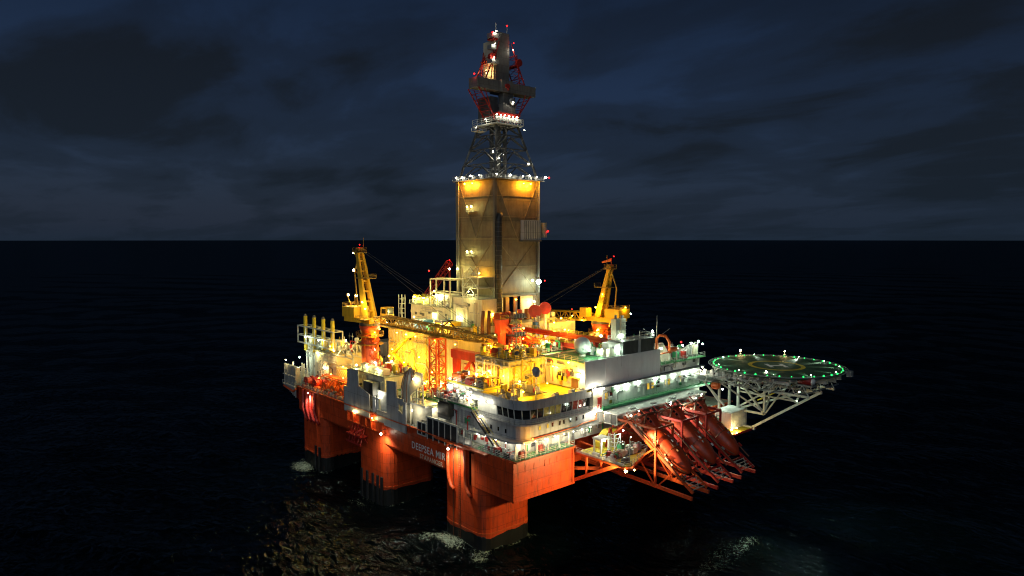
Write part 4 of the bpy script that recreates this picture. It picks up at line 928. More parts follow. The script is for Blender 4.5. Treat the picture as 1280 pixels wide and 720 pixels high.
for i,(y_,w_,h_,mt,lb) in enumerate(((67,2.0,2.9,DGREY,'dark grey container on the roof left of the blue one'),(62.8,4.6,3.1,BLUE,'blue cargo container on the roof of the tall yellow lit building'),(57.5,2.2,2.6,GREENC,'small green container on the roof right of the blue one'),(52.6,3.4,3.8,NAVY,'navy blue container with yellow doors on the yellow building roof'),(48.6,3.0,3.6,MARKY,'yellow container next to the navy blue one on the roof'),(44.6,3.4,2.6,NAVY,'low navy blue container at the right end of the roof row'))):
    r_ = T('cargo_container', lb, 'container', (20.2,y_,43.37)); MB().box(18.6,22.4,y_-w_/2,y_+w_/2,43.5,43.4+h_).build('body', mt, r_)
    k_ = MB()
    for q in (-w_/2,w_/2): k_.box(18.52,18.68,y_+q-.1,y_+q+.1,43.38,43.5+h_)
    k_.box(18.52,18.66,y_-w_/2,y_+w_/2,43.38,43.55); k_.box(18.52,18.66,y_-w_/2,y_+w_/2,43.3+h_,43.5+h_); k_.build('corner_frame', DGREY, r_)
    if i == 3: MB().box(18.5,18.6,y_-1.3,y_+1.3,43.7,46.6).build('door', MARKY, r_)
    if i == 1:
        q = MB()
        for j in range(8): q.box(18.55,18.6,y_-2.1+j*.55,y_-1.95+j*.55,43.6,46.3)
        q.build('ribs', BLUE, r_)
lr = T('boom_rest', 'orange red lattice tower holding up the crane boom', 'boom rest', (12,44,23.4))
MB().truss((12,44,29.2),(12,44,43.6),3.1,3.1,6,.26,.14).build('lattice', HULL2, lr)
MB().box(10.1,13.9,42.1,45.9,43.6,44.1).build('cradle', HULL2, lr); MB().box(10.4,13.6,42.4,45.6,29.0,29.3).build('foot', HULL2, lr)
rp = T('portal_frame', 'dark red steel portal frame right of the pale building corner', 'portal frame', (15.5,37,23.4))
MB().box(14.9,16.3,39.4,41.2,23.4,41).build('post', RED, rp); MB().box(14.9,16.3,28.4,29.8,27,41).build('post', RED, rp)
MB().box(14.6,16.6,27.8,41.6,38.6,40.9).build('beam', RED, rp); MB().bar((15.6,39.5,33),(15.6,34,38.6),.6).bar((15.6,29.6,33),(15.6,34,38.6),.5).build('brace', RED, rp)
# pipe deck module with red machinery
pm_ = T('pipe_deck', 'broad raised deck in front of the derrick carrying red beams and pipes', 'module', (40,35,23.4))
MB().box(18,64,27.4,42.3,23.36,38.2).build('wall', CREAM, pm_); MB().box(17.6,64.4,27.2,42.3,38.2,38.5).build('deck', YDECK, pm_)
MB().rail([(17.7,27.3,38.5),(64.2,27.3,38.5)],r=.05).build('guard_rail', MARKY, pm_)
for x_ in (24,30,52,58): MB().box(x_-.3,x_+.3,27.2,27.4,24,38.2).build('frame_post', MARKY, pm_)
for i,(x_, z_, lb) in enumerate(((36.5,41.2,'long red box girder running out from the derrick foot, nearer one'),(42.5,42.6,'long red box girder running out from the derrick foot, farther one'))):
    g_ = T('pipe_conveyor', lb, 'pipe conveyor', (x_,27,38.5))
    MB().box(x_-1.0,x_+1.0,10.5+i*2,44.6,z_+.4,z_+1.7).build('girder', RED, g_)
    MB().rail([(x_-1,10.6+i*2,z_+1.7),(x_-1,44,z_+1.7)],r=.06,h=1.0).build('guard_rail', MARKY, g_)
    MB().bar((x_-1.08,12.5,z_+.65),(x_-1.08,44.5,z_+.65),.2,.3).build('side_rail', HULL2, g_)
    l_ = MB()
    for y_ in (14+i,24,34,43): l_.box(x_-.8,x_+.8,y_-.4,y_+.4,(41.5 if y_ < 15 else 40.85 if (y_ < 26 and 27 < x_ < 41) else 38.5),z_+.4)
    l_.build('leg', RED, g_)
for i,(x_,y_,z_,h_,lb) in enumerate(((29,37.5,38.5,9.5,'thick red upright drum machine left of the mast'),(32.5,36,38.5,8.0,'red stubby tower next to the yellow elbow pipe'))):
    r_ = T('pipe_handler', lb, 'pipe handler', (x_,y_,z_))
    MB().cyl((x_,y_,z_),(x_,y_,z_+h_*.6),1.2,n=12).box(x_-1.5,x_+1.5,y_-1.2,y_+1.2,z_+h_*.6,z_+h_).build('body', RED, r_)
    MB().bar((x_,y_,z_+h_*.9),(x_+3,y_-4,z_+h_*.5),.7).bar((x_+3,y_-4,z_+h_*.5),(x_+3,y_-5,z_+1.2),.5).build('arm', RED, r_)
    MB().rail([(x_-1.5,y_-1.2,z_+h_),(x_+1.5,y_-1.2,z_+h_)],r=.06).build('top_rail', MARKY, r_)
ye = T('pipe_elbow', 'fat yellow pipe elbow in front of the red portal', 'pipe', (20,31,38.5))
MB().tube([(19.5,30.5,38.5),(19.5,30.5,41.3),(20.0,30.2,42.3),(21,29.6,42.5),(22,29,42.0),(22.4,28.8,41),(22.4,28.8,38.5)],.75,10).build('pipe', YEL, ye, True)
MB().cyl((19.5,30.5,38.5),(19.5,30.5,38.9),1.1,n=12).cyl((22.4,28.8,38.5),(22.4,28.8,38.9),1.1,n=12).build('flange', RED, ye)
hz_ = [(24,34,'short red valve block beside the yellow elbow pipe',RED,(2.4,2,3)),(27,30,'small yellow cabinet at the pipe deck edge left of the mast',MARKY,(1.6,1.6,2.4)),(45,31,'red winch block in the middle of the pipe deck edge',RED,(2.6,2.2,2.6)),(49,30,'pale pump block on the pipe deck edge right of the red winch block',CREAM,(2.6,2,2.4)),(54,31,'dark machinery block near the right end of the pipe deck',DGREY,(3,2.4,3)),(60,32,'red machinery block at the right end of the pipe deck',RED,(3,2.6,3.2))]
for x_,y_,lb,mt,sz in hz_: skid('deck_machine', lb, 'machine', (x_,y_,38.5), sz, mt)
# aft module (behind the derrick)
am = T('engine_module', 'large pale deck module behind the derrick', 'module', (55,84,23.4))
MB().box(30,82,80,103,23.36,35).build('wall', CREAM, am); MB().box(29.6,82.2,79.6,103.2,35,35.3).build('roof', DECK, am)
sm = T('side_module', 'pale deck module at the foot of the right hand crane', 'module', (72,50,23.4))
MB().box(65,82,18,76,23.36,36).build('wall', CREAM, sm); MB().box(64.7,82.3,17.6,76.4,36,36.3).build('roof', GREEN, sm)
MB().rail([(64.8,17.8,36.3),(82,17.8,36.3)]).build('roof_rail', RAILM, sm)

# ================================================================== DERRICK
X0,X1,Y0,Y1 = 33.5,50.5,45.5,62.5
dr = T('drilling_derrick', 'tall drilling derrick with clad lower half, open lattice above and grey crown beam', 'derrick', (42,54,38))
ZB,ZT = 53.8,87.0
MB().box(X0,X0+.25,Y0,Y1,ZB,ZT).build('wind_wall', TOWER, dr); MB().box(X0+.26,X1,Y0,Y0+.25,ZB,ZT).build('wind_wall', TOWER, dr)
MB().box(X1,X1+.25,Y0+.26,Y1,ZB,ZT).build('wind_wall', TOWER, dr); MB().box(X0+.26,X1-.01,Y1-.25,Y1-.01,ZB,ZT).build('wind_wall', TOWER, dr)
for x_, y_ in ((X0-.2,Y0-.2),(X1-.3,Y0-.2),(X0-.2,Y1+.1),(X1-.3,Y1+.1)):
    MB().box(x_-.45,x_+.45,y_-.45,y_+.45,38.4,ZT+.8).build('leg', LATT, dr)
g_ = MB(); levs = (53.8,62,70.3,76.5,82.5,87)
for z_ in levs[1:-1]: g_.box(X0-.16,X0-.01,Y0,Y1,z_-.09,z_+.09); g_.box(X0,X1,Y0-.16,Y0-.01,z_-.09,z_+.09)
yc = (Y0+Y1)/2; xc = (X0+X1)/2
for s_ in range(2):
    zA, zM, zBt = ((53.8,62,70.3),(70.3,82.5,87))[s_]
    for k in (0,1):
        ya = (Y0+.3,Y1-.3)[k]; xa = (X0+.3,X1-.3)[k]
        if s_ == 0:
            g_.bar((X0-.1,ya,zA),(X0-.1,yc,zM),.13).bar((X0-.1,yc,zM),(X0-.1,ya,zBt),.13); g_.bar((xa,Y0-.1,zA),(xc,Y0-.1,zM),.13).bar((xc,Y0-.1,zM),(xa,Y0-.1,zBt),.13)
        else:
            g_.bar((X0-.1,yc,zA),(X0-.1,ya,87),.13); g_.bar((xc,Y0-.1,zA),(xa,Y0-.1,87),.13)
g_.build('bracing', BRACE, dr)
MB().box(X0-.35,X1+.35,Y0-.4,Y0-.1,53.2,53.85).box(X0-.4,X0-.1,Y0-.4,Y1,53.2,53.85).build('lower_girt', LATT, dr)
# drill floor and openings below the cladding
MB().box(30.5,56,43,67,45.5,46.2).build('drill_floor', DECK, dr); MB().box(32,55,44.8,66,38.5,45.5).build('substructure', CREAM, dr)
for x0,x1,mt in ((35,36.6,CREAM),(37.6,39.0,BROWN),(40.8,42.2,BROWN),(43.6,48.4,CREAM),(48.8,50,GALV)): MB().box(x0,x1,Y0+.1,Y0+.5,46.2,53.2).build('floor_panel', mt, dr)
MB().box(X0+.1,X0+.5,47,61,46.2,53.2).build('floor_panel', CREAM, dr)
MB().box(36,48,56,61,46.2,53).build('drawworks', BROWN, dr)
# cable trunk
ct_ = MB().tube([(33.9,44.3,40),(33.9,44.3,75.5),(34.4,44.4,76.6),(35.0,45.2,77)],.95,10); ct_.build('cable_trunk', BLACK, dr, True)
cr_ = MB()
for k in range(26): cr_.cyl((33.9,44.3,41+k*1.35),(33.9,44.3,41.2+k*1.35),1.05,n=10)
cr_.build('trunk_ring', DGREY, dr)
hb = MB().box(43.2,50.0,43.9,45.3,69.8,75.6).build('wall_cabin', GREY, dr)
q = MB()
for k in range(9): q.box(43.5+k*.72,43.7+k*.72,43.84,43.9,70,75.4)
q.build('cabin_ribs', DGREY, hb)
MB().box(42.8,50.4,43.7,45.4,69.3,69.7).build('cabin_floor', LATT, dr)
MB().box(51.3,52.2,43.5,45.2,70.5,75).build('side_box', GALV, dr)
MB().ladder((49.4,45.0,54),(49.4,45.0,87),.9,(1,0,0)).build('ladder', LATT, dr)
MB().tube([(50.3,44.8,54),(50.3,44.8,88)],.22,6).tube([(X0-.5,61.8,54),(X0-.5,61.8,88)],.15,6).build('mud_pipe', GALV, dr)
for z_ in (78,65): MB().box(32.2,X0-.1,53.5,57.2,z_,z_+.15).rail([(32.2,53.5,z_),(32.2,57.2,z_)],r=.05).build('wall_balcony', RAILM, dr)
# working platform on top of the cladding
MB().box(X0-1.3,X1+1.4,Y0-1.3,Y1+1.3,87.2,87.5).build('top_platform', LATT, dr)
MB().rail([(X0-1.3,Y1+1.2,87.5),(X0-1.3,Y0-1.3,87.5),(X1+1.4,Y0-1.3,87.5),(X1+1.4,Y1+1.2,87.5)],r=.06,h=1.3).build('platform_rail', GALV, dr)
for i in range(12):
    x_ = rnd.uniform(34,49); y_ = rnd.uniform(45,48); MB().box(x_,x_+rnd.uniform(.5,1.6),y_,y_+1,87.5,88.3+rnd.random()).build('gear_box', GALV, dr)
    y_ = rnd.uniform(46,60); MB().box(33,34.4,y_,y_+rnd.uniform(.5,1.6),87.5,88.3+rnd.random()).build('gear_box', GALV, dr)
# open lattice above
uf = MB(); cxn, cyn = 42,54; lv_ = [(87.5,8.3),(93,7.3),(98.5,6.0),(103.5,4.9),(107,4.2)]
def corner(i,k):
    z_,h_ = lv_[i]; sx,sy = ((-1,-1),(1,-1),(1,1),(-1,1))[k]; return V((cxn+sx*h_,cyn+sy*h_,z_))
for k in range(4):
    for i in range(len(lv_)-1):
        m_ = (k+1) % 4; uf.bar(corner(i,k),corner(i+1,k),.55); uf.bar(corner(i+1,k),corner(i+1,m_),.32)
        mid = (corner(i+1,k)+corner(i+1,m_))/2; uf.bar(corner(i,k),mid,.3); uf.bar(corner(i,m_),mid,.3)
uf.build('upper_frame', LATT, dr)
ld = MB().bar((cxn-1.3,cyn-1.3,80),(cxn-1.3,cyn-1.3,112),1.1,1.1).bar((cxn+1.5,cyn-1.3,80),(cxn+1.5,cyn-1.3,112),.9).bar((cxn-1.3,cyn+1.5,80),(cxn-1.3,cyn+1.5,112),.9)
for k in range(9): ld.bar((cxn-1.5,cyn-1.5,88+k*2.4),(cxn+1.7,cyn-1.5,90.4+k*2.4),.25)
ld.build('guide_rails', DGREY, dr)
ls = MB()
for k in range(5): ls.bar((cxn-5.6+k*.6,cyn-3,88+k*3),(cxn-3+k*.3,cyn-5.4+.4*k,91+k*3),.5,.12); ls.box(cxn-6+k*.7,cxn-3.5,cyn-4,cyn-2,90.9+k*3,91.05+k*3)
ls.build('inner_stair', GALV, dr)
cp = MB().box(cxn-5.6,cxn+5.2,cyn-5.6,cyn+5.2,107.1,107.4).rail([(cxn-5.6,cyn+5.2,107.4),(cxn-5.6,cyn-5.6,107.4),(cxn+5.2,cyn-5.6,107.4)],r=.08,h=1.5)
cp.box(cxn-9,cxn-5.6,cyn-1.2,cyn+1.5,104.6,104.8).rail([(cxn-9,cyn+1.5,104.8),(cxn-9,cyn-1.2,104.8),(cxn-5.6,cyn-1.2,104.8)],r=.07)
cp.build('crown_platform', RAILM, dr)
# crown block: grey housings, beam and vertical spine
cb2 = T('crown_block', 'grey crown beam and upright housing with red trusses at the very top of the derrick', 'crown block', (42,54,107.4))
MB().box(40.8,45.8,50.4,53.4,108.8,113).box(41.4,45.2,50.8,53.2,113,116).build('housing', CROWN, cb2)
MB().box(37.6,40.6,52.4,58,108.3,114.5).build('side_housing', DGREY, cb2)
MB().box(31.4,40.2,50.8,54.6,115.9,119.6).box(40.1,44.6,50.2,55.6,115.7,119.9).box(44.5,54.4,50.8,54.6,115.9,119.6).build('cross_beam', CROWN, cb2)
MB().box(38.8,44.0,51.2,54.8,119.8,133.6).build('spine', CROWN, cb2)
MB().box(38.2,38.8,51.6,56.2,119.8,131).build('spine_side', CREAM, cb2)
rt = MB()
for s_ in (-1,1):
    for y_ in (50.6,55.4):
        rt.bar((42+s_*10.2,y_,115.9),(42+s_*3.4,y_,108.2),.28); rt.bar((42+s_*8,y_,115.9),(42+s_*4.2,y_,108.2),.2)
        rt.bar((42+s_*7.6,y_,119.6),(42+s_*3.6,y_,127.6),.28); rt.bar((42+s_*5.6,y_,119.6),(42+s_*4.4,y_,128),.24); rt.bar((42+s_*7.2,y_,120.5),(42+s_*5,y_,125),.18)
        rt.bar((42+s_*3.6,y_,127.6),(42+s_*2.4,y_,130.8),.22)
    for k in range(5):
        a0 = (115.9-(k+1)*1.3, 10.2-(k+1)*1.15); rt.bar((42+s_*a0[1],50.6,a0[0]),(42+s_*a0[1],55.4,a0[0]),.14); rt.bar((42+s_*a0[1],50.6,a0[0]),(42+s_*(a0[1]+1.15),55.4,a0[0]+1.3),.12)
        z0_ = 119.7+k*1.6; w0 = 7.4-k*.8; rt.bar((42+s_*w0,50.6,z0_),(42+s_*(w0-.8),55.4,z0_+1.6),.13); rt.bar((42+s_*w0,55.4,z0_),(42+s_*(w0-.8),50.6,z0_+1.6),.13); rt.bar((42+s_*w0,50.6,z0_),(42+s_*3.2,50.6,z0_+.8),.12)
    for z_ in (121.5,124.5,127.5): rt.bar((42+s_*(7-(z_-120)*.45),50.6,z_),(42+s_*(7-(z_-120)*.45),55.4,z_),.2)
    rt.box(42+s_*5-.9,42+s_*5+.9,50.8,55,124.8,125.1); rt.cyl((42+s_*5.3,50.2,125.8),(42+s_*5.3,51.1,125.8),1.1,n=12)
for k in range(7): rt.cyl((38+k*1.2,48.8,107.6),(38.4+k*1.2,48.8,110.2),.22,n=6)
rt.box(37.5,46,48.5,50.4,109.6,110.1); rt.box(37.0,38.8,50.2,53.0,130.9,131.3)
rt.build('red_truss', RED, cb2)
MB().cyl((42.2,50.1,117.8),(42.2,49.7,117.8),.9,n=14).cyl((42.2,50.0,117.1),(42.2,49.6,116.4),.35,n=8).build('sheave', RED, cb2)
MB().cyl((39.4,52,133.6),(39.4,52,136.6),.16,n=6).cyl((43.8,52,133.6),(43.8,52,136.2),.1,n=6).build('aerial', RAILM, cb2)
MB().box(36.4,39,50.0,52.4,131.3,132.6).box(35.6,37.4,49.4,51.4,127.8,129.0).box(35.8,38.6,49.6,51.8,123.9,125.0).build('lamp_box', GALV, cb2)
MB().ball((44.0,49.9,113.4),1.0,10,6,(1.2,.6,1)).build('lamp_hood', GALV, cb2)
for k in range(9):
    one('vent_hood', MB().box(36.6+k*1.15,37.4+k*1.15,48.3,49.0,107.9,108.9).cyl((37+k*1.15,48.65,107.4),(37+k*1.15,48.65,107.9),.15,n=6), WHITE, 'small white lamp hood in the row round the crown platform below the grey housing', 'lamp hood', (37+k*1.15,48.65,107.4), 'white hoods on the crown platform')
# structures on the left of the derrick
ds = T('side_house', 'cream plated house at the left foot of the derrick with white lattice balconies', 'house', (30,54,38))
MB().box(27.5,33.0,44.2,57.5,38.5,53).build('wall', CREAM, ds)
MB().box(33.05,33.4,44,45.0,40,46).build('edge_plate', GALV, ds)
f_ = MB()
for z_ in (53,56,59): f_.box(27.5,33.2,46,53.2,z_,z_+.15); f_.rail([(27.5,53.2,z_+.15),(27.5,46,z_+.15)],r=.07); f_.bar((27.6,46,z_),(27.6,46,z_+3),.2).bar((27.6,53.1,z_),(27.6,53.1,z_+3),.2).bar((27.6,46,z_),(27.6,49.6,z_+3),.14).bar((27.6,53.1,z_),(27.6,49.6,z_+3),.14)
f_.build('balcony', RAILM, ds)
ds2 = T('shaker_house', 'bright yellow white lattice platform house left of the derrick, above the containers', 'platform', (30,68,43.4))
MB().box(27,33,58,79,43.4,49.6).build('wall', CREAM, ds2); MB().box(26.4,33.2,57.6,79.4,49.6,49.9).build('deck', DECK, ds2)
MB().rail([(26.5,79,49.9),(26.5,58,49.9)],r=.07).build('guard_rail', RAILM, ds2)
f_ = MB()
for y_ in (68,65,61,58): f_.bar((26.8,y_,49.9),(26.8,y_,58.0),.32); f_.bar((32,y_,49.9),(32,y_,58.0),.3)
for z_ in (54,58.0): f_.bar((26.8,68,z_),(26.8,58,z_),.34); f_.bar((32,68,z_),(32,58,z_),.3); f_.bar((26.8,68,z_),(32,68,z_),.3); f_.bar((26.8,58,z_),(32,58,z_),.3)
f_.bar((26.8,68,49.9),(26.8,65,54),.2).bar((26.8,61,49.9),(26.8,58,54),.2); f_.build('open_frame', CREAM, ds2)
MB().box(28,31.5,59,67,50,53.4).build('shaker_box', WHITE, ds2); MB().box(27.2,31.5,69.5,77,50,52).build('tank', MARKY, ds2)
f_ = MB()
for z_ in range(6): f_.box(25.2,26.6,81.6,83.6,43.4+z_*1.5,43.5+z_*1.5); 
for y_ in (81.7,83.5):
    for x_ in (25.3,26.5): f_.bar((x_,y_,43.3),(x_,y_,52.4),.18)
MB_ = f_
sx_ = T('stair_cage', 'white stair cage standing left of the lattice platform house', 'stair', (26,82.6,43.3)); f_.build('cage', RAILM, sx_); MB().bar((25.9,81.7,43.4),(25.9,83.5,47.5),.6,.15).bar((25.9,83.5,47.5),(25.9,81.7,51.5),.6,.15).build('steps', GALV, sx_)
MB().box(24,27.5,80.8,84.6,42.2,43.3).box(24.5,27,81,84,35.2,42.2).build('support', CREAM, sx_)
af = T('flare_boom', 'dark red slanting boom frame lit by a red lamp, left behind the derrick', 'flare boom', (45,90,35.3))
f_ = MB().truss((46,104,44),(46,84,62),1.8,1.8,9,.16,.1).bar((45,96,35.3),(45.5,98,49),.5).bar((47,96,35.3),(46.5,98,49),.5).bar((46,84,62),(46,84,35.3),.5)
f_.build('lattice', RED, af)
hoist = T('hose_loop', 'dark hanging hose bundle at the derrick corner above the crane boom tip', 'hose', (25,43,47))
for y_ in (43.2,): MB().tube([(27.2,43.2,50),(26.6,43.0,47),(26.6,43.0,40)],.5,8).tube([(29.4,43.2,50),(29,43,47),(29,43,40)],.5,8).build('hose', BROWN, hoist, True)
# big red reels in front of the derrick
for i,(x_,y_,z_,r_,lb) in enumerate(((31.2,41.0,47.6,1.9,'red double reel at the derrick foot, above the red girders'),(44.5,40.5,49.0,1.9,'round red reel on a post right of the derrick foot, nearer the derrick'),(48.7,40.5,49.6,1.8,'round red reel on a post right of the derrick foot, nearer the yellow crane boom'))):
    e_ = T('hose_reel', lb, 'hose reel', (x_,y_,38.5))
    d_ = V((-.65,-.75,0))
    if i == 0:
        a = MB()
        for k in (0,1): a.cyl(V((x_+k*1.9-.6,y_,z_)), V((x_+k*1.9+.6,y_,z_)), 1.5, n=16); a.cyl(V((x_+k*1.9-.75,y_,z_)), V((x_+k*1.9-.6,y_,z_)), 1.9, n=16); a.cyl(V((x_+k*1.9+.6,y_,z_)), V((x_+k*1.9+.75,y_,z_)), 1.9, n=16)
    else:
        a = MB().cyl(V((x_,y_,z_))-d_*.6, V((x_,y_,z_))+d_*.6, r_, n=18); a.cyl(V((x_,y_,z_))+d_*.6, V((x_,y_,z_))+d_*.75, r_*.45, n=12)
    a.build('reel', RED, e_); MB().cyl((x_,y_,38.5),(x_,y_,z_-1.2),.45,n=8).build('post', CREAM, e_)
wb = T('winch_house', 'pale box house with rail to the right of the derrick foot', 'winch house', (56,46,38))
MB().box(52.5,64,42.6,50,38.4,44.5).build('wall', CREAM, wb); MB().rail([(52.5,42.7,44.5),(64,42.7,44.5)]).build('guard_rail', MARKY, wb)
bp_ = skid('blue_pump','small blue pump unit under the red reel right of the derrick foot','pump',(43,38.5,38.5),(1.8,1.6,8.5),BLUE)

# ================================================================== CRANES
def crane(x, y, zp, zt, bd, L, mast_h, label, zdrop=0, lat=1.0, floods=True):
    r = T('pedestal_crane', label, 'crane', (x,y,zp))
    bd = V((bd[0],bd[1],0)).normalized(); sd = V((-bd.y,bd.x,0)); P = lambda a,b,z: V((x,y,0))+bd*a+sd*b+V((0,0,z))
    MB().cyl((x,y,zp),(x,y,zt),2.5,n=24).cyl((x,y,zt-2.6),(x,y,zt),2.5,3.1,24).build('pedestal', HULL2, r, True)
    g = MB()
    for z_ in (zt-5.5,zt-3.2): g.cyl((x,y,z_),(x,y,z_+.15),3.9,n=20)
    ring = [P(4*math.cos(R(a)),4*math.sin(R(a)),zt-3.05) for a in range(0,361,18)]
    g.rail(ring,r=.05,step=1.5); g.build('pedestal_gallery', DKYEL, r)
    l_ = MB(); ya = R(-75)
    for k in range(7):
        z_ = zp+2+k*(zt-zp-4)/7; cc = V((x-.4,y-3.4,z_)); l_.box(cc.x-1.0,cc.x+1.0,cc.y-1.0,cc.y+.6,z_,z_+.1); l_.rail([(cc.x-1,cc.y+.6,z_),(cc.x-1,cc.y-1,z_),(cc.x+1,cc.y-1,z_)],r=.06,h=1.0)
        l_.bar((cc.x-.8,cc.y-.7,z_),(cc.x+.8,cc.y-.7,z_+(zt-zp-4)/7),.5,.1)
    l_.build('pedestal_stair', HULL2, r)
    MB().cyl((x,y,zt),(x,y,zt+.9),3.0,n=24).build('slewing_ring', DGREY, r)
    def boxo(m, a0,a1,b0,b1,z0,z1,ta=0):
        return m.add([P(a,b,z) for z,sh in ((z0,0),(z1,ta)) for a,b in ((a0+sh,b0),(a1-sh,b0),(a1-sh,b1),(a0+sh,b1))], [(0,3,2,1),(4,5,6,7),(0,1,5,4),(1,2,6,5),(2,3,7,6),(3,0,4,7)])
    m = MB(); boxo(m,-8.2,3.6,-3,3,zt+.9,zt+2.2); m.build('turntable', YEL, r)
    m = MB(); boxo(m,-9.2,-3.6,-2.9,2.9,zt+2.2,zt+5.2); m.build('machinery_house', YEL, r)
    m = MB(); boxo(m,1.8,4.8,2.4,5.2,zt+2.2,zt+5.2,.3); cab = m.build('cab', YEL, r)
    m = MB(); boxo(m,4.5,4.9,2.7,4.9,zt+3.2,zt+4.9); boxo(m,2.6,4.3,2.25,2.4,zt+3.4,zt+4.8); m.build('window', PANE, cab)
    m = MB(); m.rail([P(-9.1,-2.8,zt+5.2),P(-9.1,2.8,zt+5.2),P(-3.7,2.8,zt+5.2)],r=.06); m.build('guard_rail', DKYEL, r); m = MB(); m.rail([P(4,-3,zt+2.2),P(4,-5.2,zt+2.2),P(0,-5.2,zt+2.2)],r=.06); boxo(m,0,4,-5.2,-3,zt+2.0,zt+2.2); m.build('guard_rail', DKYEL, r)
    # mast, leaning back
    m = MB(); zt2 = zt+mast_h; lean = -mast_h*.2
    for b in (-1,1):
        m.add([P(a+la,b*bb-.35,z) for z,la,w,bb in ((zt+2.2,0,2.3,1.6),(zt2,lean,1.0,.8)) for a in (-w/2,w/2)]+[P(a+la,b*bb+.35,z) for z,la,w,bb in ((zt+2.2,0,2.3,1.6),(zt2,lean,1.0,.8)) for a in (-w/2,w/2)],
              [(0,1,3,2),(5,4,6,7),(0,2,6,4),(1,5,7,3),(2,3,7,6),(0,4,5,1)])
    for k in range(6):
        t = (k+.6)/6.4; bb = 1.6-.8*t; m.bar(P(lean*t,-bb,zt+2.2+(mast_h-2.2)*t),P(lean*t,bb,zt+2.2+(mast_h-2.2)*t),.5)
    m.build('mast', YEL, r)
    m = MB(); boxo(m,lean-1.4,lean+1.4,-1.5,1.5,zt2,zt2+.3); m.rail([P(lean-1.4,-1.5,zt2+.3),P(lean+1.4,-1.5,zt2+.3),P(lean+1.4,1.5,zt2+.3),P(lean-1.4,1.5,zt2+.3)],r=.06)
    t = .55; boxo(m,lean*t-2.2,lean*t+3.4,-1.7,1.7,zt+2+mast_h*t,zt+2.2+mast_h*t); m.rail([P(lean*t+3.4,-1.7,zt+2.2+mast_h*t),P(lean*t+3.4,1.7,zt+2.2+mast_h*t)],r=.06); m.build('mast_platform', DKYEL, r)
    m = MB(); m.cyl(P(lean,-1.2,zt2+.9),P(lean,1.2,zt2+.9),.7,n=12); m.bar(P(lean-2.6,0,zt2-6),P(lean-.4,0,zt2-.3),.3).bar(P(-5.5,0,zt+5.1),P(lean-2.6,0,zt2-6),.3); m.cyl(P(lean+.6,.9,zt2),P(lean+.6,.9,zt2+4.5),.06,n=5); m.build('sheave_head', DKYEL, r)
    # boom
    p0 = P(3.0,0,zt+2.0); p1 = P(3.0+L,0,zt+2.0-zdrop)
    bm = MB().truss(p0,p0+(p1-p0)*.08,2.2,.9,1,.2,.12,2.6,2.6).truss(p0+(p1-p0)*.08,p0+(p1-p0)*.72,2.6,2.7,int(L*.64/2.1),.26,.13,2.4,2.4).truss(p0+(p1-p0)*.72,p1,2.4,2.4,6,.24,.13,1.3,1.1)
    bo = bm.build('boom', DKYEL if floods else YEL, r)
    m = MB(); q0 = p0+(p1-p0)*.08+V((0,0,-1.0)); q1 = p0+(p1-p0)*.72+V((0,0,-.9))
    m.bar(q0-sd*.9,q1-sd*.9,.12,.5).bar(q0+sd*.9,q1+sd*.9,.12,.5); m.build('walkway', DKYEL, bo)
    m = MB(); m.cyl(p1-sd*.8,p1+sd*.8,.9,n=12); m.cyl(p1+V((0,0,-1)),p1+V((0,0,-2.4)),.3,n=8); m.bar(p0+(p1-p0)*.72+V((0,0,1.2)),p0+(p1-p0)*.66+V((0,0,3.0)),.3).bar(p0+(p1-p0)*.6+V((0,0,1.2)),p0+(p1-p0)*.66+V((0,0,3.0)),.3); m.build('boom_sheave', BROWN, bo)
    m = MB()
    for b in (-.7,.7): m.cyl(P(lean,b,zt2+1.3),p1+sd*b*.7+V((0,0,.5)),.055,n=4)
    m.cyl(P(lean,0,zt2+1.5),p0+(p1-p0)*.66+V((0,0,3)),.05,n=4)
    m.build('cable', DGREY, r)
    return P, lean
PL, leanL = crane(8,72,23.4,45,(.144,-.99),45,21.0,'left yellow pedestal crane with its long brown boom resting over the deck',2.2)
PR, leanR = crane(75.5,42,36.3,42.8,(-.07,1),30,17.6,'right hand yellow pedestal crane on a red column beside the white dome',1.0,floods=False)
wsk = one('windsock', MB().cyl(PR(leanR-.4,0,60.4),PR(leanR-.4,0,64),.1,n=6).cyl(PR(leanR-.4,0,63.4),PR(leanR+2.4,1.2,62.6),.55,.3,10), ORANGE, 'small orange windsock on top of the right hand crane', 'windsock', tuple(PR(leanR-.4,0,60.6)))

# ================================================================== HELIDECK
HX,HY,HZ,HR = 76.1,-17.9,37.0,16.1
hd = T('helideck', 'round helicopter deck on white trusses with yellow circle, H mark and netted rim', 'helideck', (HX,HY,HZ))
poly = [(HX+HR*math.cos(2*math.pi*i/48),HY+HR*math.sin(2*math.pi*i/48)) for i in range(48)]
MB().prism(poly,HZ-.5,HZ).build('deck', HELI, hd)
MB().disc((HX,HY,HZ),HR-.45,HR-.12,96,.012).build('rim_line', MARKW, hd)
MB().disc((HX,HY,HZ),6.0,7.1,72,.012).build('aiming_circle', MARKY, hd)
hu = V((.745,-.667,0)); hv_ = V((.667,.745,0)); hm_ = MB()
for a0,a1,b0,b1 in ((-2.4,-1.4,-2.4,2.4),(1.4,2.4,-2.4,2.4),(-1.4,1.4,-.55,.55)):
    hm_.add([V((HX,HY,HZ+.014))+hu*a+hv_*b for a,b in ((a0,b0),(a1,b0),(a1,b1),(a0,b1))],[(0,1,2,3)])
hm_.build('landing_mark', MARKW, hd)
nm = MB()
